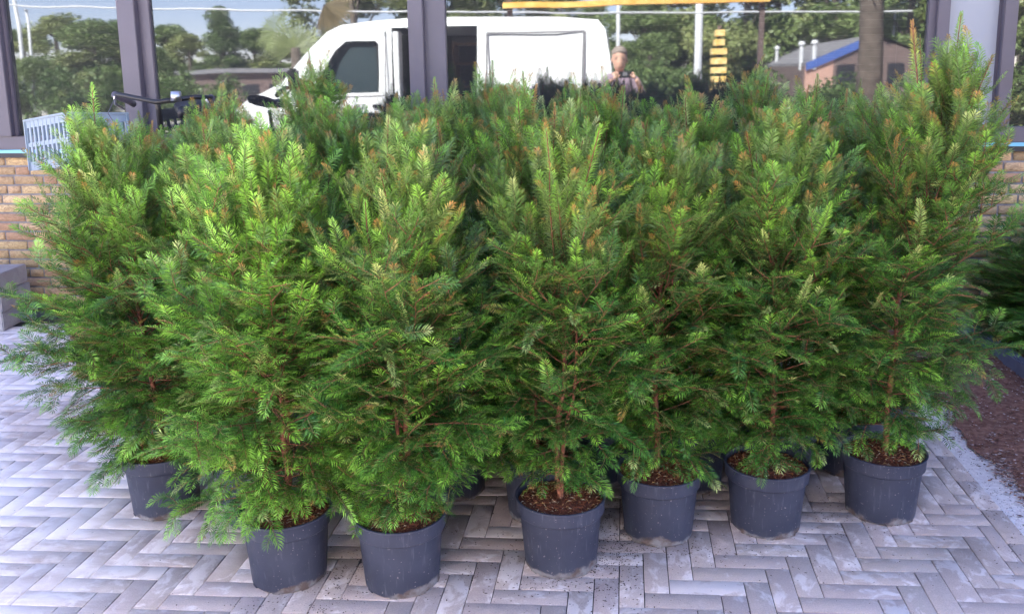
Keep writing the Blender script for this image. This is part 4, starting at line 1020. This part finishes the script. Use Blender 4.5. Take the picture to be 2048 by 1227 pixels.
# ------------------------------------------------------------------ the photographer, seen in the glass
def person():
    ox, oy = -.07, -.42
    t = thing("person", "short-haired man in a mauve top holding up a phone, reflected in the window", "person", (ox, oy, 0))
    def skin(name, J, E_, m, sub=2):
        me = bpy.data.meshes.new(name); me.from_pydata([j[0] for j in J], E_, []); o = bpy.data.objects.new(name, me); C.objects.link(o); o.parent = t
        md = o.modifiers.new("skin", 'SKIN'); md.use_smooth_shade = True
        for i, j in enumerate(J): me.skin_vertices[0].data[i].radius = j[1] if isinstance(j[1], tuple) else (j[1], j[1])
        me.skin_vertices[0].data[0].use_root = True
        md2 = o.modifiers.new("sub", 'SUBSURF'); md2.levels = sub; md2.render_levels = sub
        me.materials.append(m); return o
    # body facing +y (towards the window), hands at the phone in front of the chest
    J = [((0, 0, .98), (.16, .11)), ((0, 0, 1.15), (.15, .10)), ((0, .0, 1.34), (.18, .115)), ((0, -.01, 1.47), (.13, .08)), ((0, 0, 1.535), .058), ((0, .015, 1.585), .055),
         ((-.19, -.01, 1.43), .062), ((-.27, .07, 1.20), .045), ((-.15, .33, 1.38), .032), ((-.08, .38, 1.45), .026),
         ((.19, -.01, 1.43), .062), ((.30, .07, 1.20), .045), ((.24, .33, 1.38), .032), ((.20, .38, 1.45), .026),
         ((-.10, 0, .88), .095), ((-.12, .02, .50), .062), ((-.12, -.02, .09), .042), ((-.13, .12, .045), .04),
         ((.10, 0, .88), .095), ((.12, .02, .50), .062), ((.12, -.02, .09), .042), ((.13, .12, .045), .04)]
    E_ = [(0, 1), (1, 2), (2, 3), (3, 4), (4, 5), (3, 6), (6, 7), (7, 8), (8, 9), (3, 10), (10, 11), (11, 12), (12, 13), (0, 14), (14, 15), (15, 16), (16, 17), (0, 18), (18, 19), (19, 20), (20, 21)]
    body = skin("body", J, E_, MT['skin'])
    sh = [0, 1, 2, 3, 6, 7, 10, 11]; mp = {v: i for i, v in enumerate(sh)}
    gr = lambda r, k: tuple(x + k for x in (r if isinstance(r, tuple) else (r, r)))
    Js = [(J[i][0], gr(J[i][1], .012)) for i in sh]; Es = [(mp[a], mp[b_]) for a, b_ in E_ if a in mp and b_ in mp]
    skin("shirt", Js, Es, MT['shirt'])
    tr = [0, 14, 15, 16, 18, 19, 20]; mp = {v: i for i, v in enumerate(tr)}
    skin("trousers", [(J[i][0], gr(J[i][1], .014)) for i in tr], [(mp[a], mp[b_]) for a, b_ in E_ if a in mp and b_ in mp], MT['jeans'])
    # head: lofted profile of ellipses
    b = BM(); rings = []; hz = 1.545
    for z, w, f, bk_, in ((0, .032, .052, -.02), (.012, .050, .075, .04), (.04, .062, .088, .065), (.075, .070, .090, .085), (.11, .075, .092, .098), (.145, .078, .094, .104), (.18, .078, .092, .104), (.215, .070, .078, .095), (.24, .052, .052, .072), (.255, .025, .025, .035)):
        ring = []
        for k in range(24):
            a = 2 * math.pi * k / 24; c, s_ = math.cos(a), math.sin(a)
            y = s_ * (f if s_ > 0 else bk_); x = c * w
            if s_ > .92 and .07 <= z <= .12: y += .022 * (1 - abs(z - .085) / .05)      # nose
            if .6 < s_ < .93 and .115 <= z <= .15: y -= .010                               # eye sockets
            if s_ > .8 and z == .04: y += .006
            ring.append(b.verts.new((x, y + .01, hz + z)))
        rings.append(ring)
    for a, c in zip(rings, rings[1:]):
        for k in range(24): b.faces.new((a[k], a[(k + 1) % 24], c[(k + 1) % 24], c[k]))
    b.faces.new(rings[0][::-1]); b.faces.new(rings[-1])
    for s_ in (-1, 1):
        M_ = Matrix.Translation((s_ * .080, .0, hz + .115)) @ Matrix.Diagonal((.010, .022, .034, 1)); bmesh.ops.create_uvsphere(b, u_segments=10, v_segments=8, radius=1, matrix=M_)
    hd = obj("head", b, MT['skin'], t, True); md = hd.modifiers.new("sub", 'SUBSURF'); md.levels = 1; md.render_levels = 1
    b = BM()
    for s_ in (-1, 1):
        bmesh.ops.create_uvsphere(b, u_segments=10, v_segments=8, radius=1, matrix=Matrix.Translation((s_ * .031, .088, hz + .128)) @ Matrix.Diagonal((.014, .006, .006, 1)))
    obj("eyes", b, MT['eye'], t, True)
    b = BM()
    for s_ in (-1, 1): tube(b, [(s_ * .016, .101, hz + .143), (s_ * .032, .099, hz + .149), (s_ * .048, .087, hz + .143)], [.003, .0045, .003], 6)
    obj("eyebrows", b, MT['hair'], t, True)
    b = BM(); tube(b, [(-.027, .088, hz + .049), (-.012, .0985, hz + .044), (.012, .0985, hz + .044), (.027, .088, hz + .049)], [.003, .005, .005, .003], 8); obj("mouth", b, mat("lips", (.35, .13, .11), .5), t, True)
    b = BM(); rings = []
    for z, w, f, bk_ in ((.09, .081, -.01, .104), (.13, .084, .0, .112), (.17, .086, .045, .115), (.19, .086, .086, .114), (.215, .082, .098, .108), (.245, .066, .078, .088), (.27, .038, .042, .05), (.278, .012, .012, .015)):
        ring = []
        for k in range(24):
            a = 2 * math.pi * k / 24; c, s_ = math.cos(a), math.sin(a); j_ = 1 + .05 * math.sin(k * 5.3 + z * 90)
            y = s_ * (f if s_ > 0 else bk_) * j_; ring.append(b.verts.new((c * w * j_, y + .01, hz + z)))
        rings.append(ring)
    for a, c in zip(rings, rings[1:]):
        for k in range(24): b.faces.new((a[k], a[(k + 1) % 24], c[(k + 1) % 24], c[k]))
    b.faces.new(rings[-1]); hr = obj("hair", b, MT['hair'], t, True)
    for o_ in t.children:
        if o_.name.split('.')[0] in ('head', 'eyes', 'eyebrows', 'mouth', 'hair'): k_ = 1.09 if o_.name[:4] == 'hair' else 1.12; o_.scale = (k_,) * 3; o_.location = (0, -.0012, (1 - k_) * hz - (.0 if k_ > 1.1 else -.004))
    # hands: palm plus five separate curled digits, holding the phone edges
    for s_ in (-1, 1):
        cx = (-.08 if s_ < 0 else .20); wx = cx; base = Vector((cx, .38, 1.45))
        tgt = Vector((.07 + s_ * .070, .385, 1.492))
        J2 = [((wx, .38, 1.45), (.024, .018)), (tuple(base.lerp(tgt, .5) + Vector((s_ * .012, -.012, 0))), (.034, .014))]; E2 = [(0, 1)]
        for q in range(4):
            z = 1.520 - q * .019; r_ = .0085 - q * .0005
            a0 = Vector((.07 + s_ * .100, .372, z - .004)); a1 = Vector((.07 + s_ * .098, .352 if False else .360, z)); a2 = Vector((.07 + s_ * .075, .355, z)); a3 = Vector((.07 + s_ * (.052 - q * .003), .362, z))
            i0 = len(J2); J2 += [(tuple(a0), r_), (tuple(a1), r_), (tuple(a2), r_ * .92), (tuple(a3), r_ * .8)]; E2 += [(1, i0), (i0, i0 + 1), (i0 + 1, i0 + 2), (i0 + 2, i0 + 3)]
        i0 = len(J2); J2 += [((.07 + s_ * .085, .388, 1.470), .010), ((.07 + s_ * .070, .396, 1.488), .009), ((.07 + s_ * .058, .392, 1.500), .0075)]; E2 += [(1, i0), (i0, i0 + 1), (i0 + 1, i0 + 2)]
        skin("hand", J2, E2, MT['skin'], 1)
    return t
person()
# phone just behind the lens, landscape
b = BM(); box(b, -.078, .078, -.004, .004, -.037, .037, .003); 
ph = thing("phone", "black phone held sideways in both hands by the reflected man", "phone", (0.0, -.030, 1.497))
obj("body", b, MT['black'], ph); b = BM(); box(b, -.028, .028, .0042, .0052, -.010, .034, .0004); obj("camera_bump", b, MT['roofing'], ph)
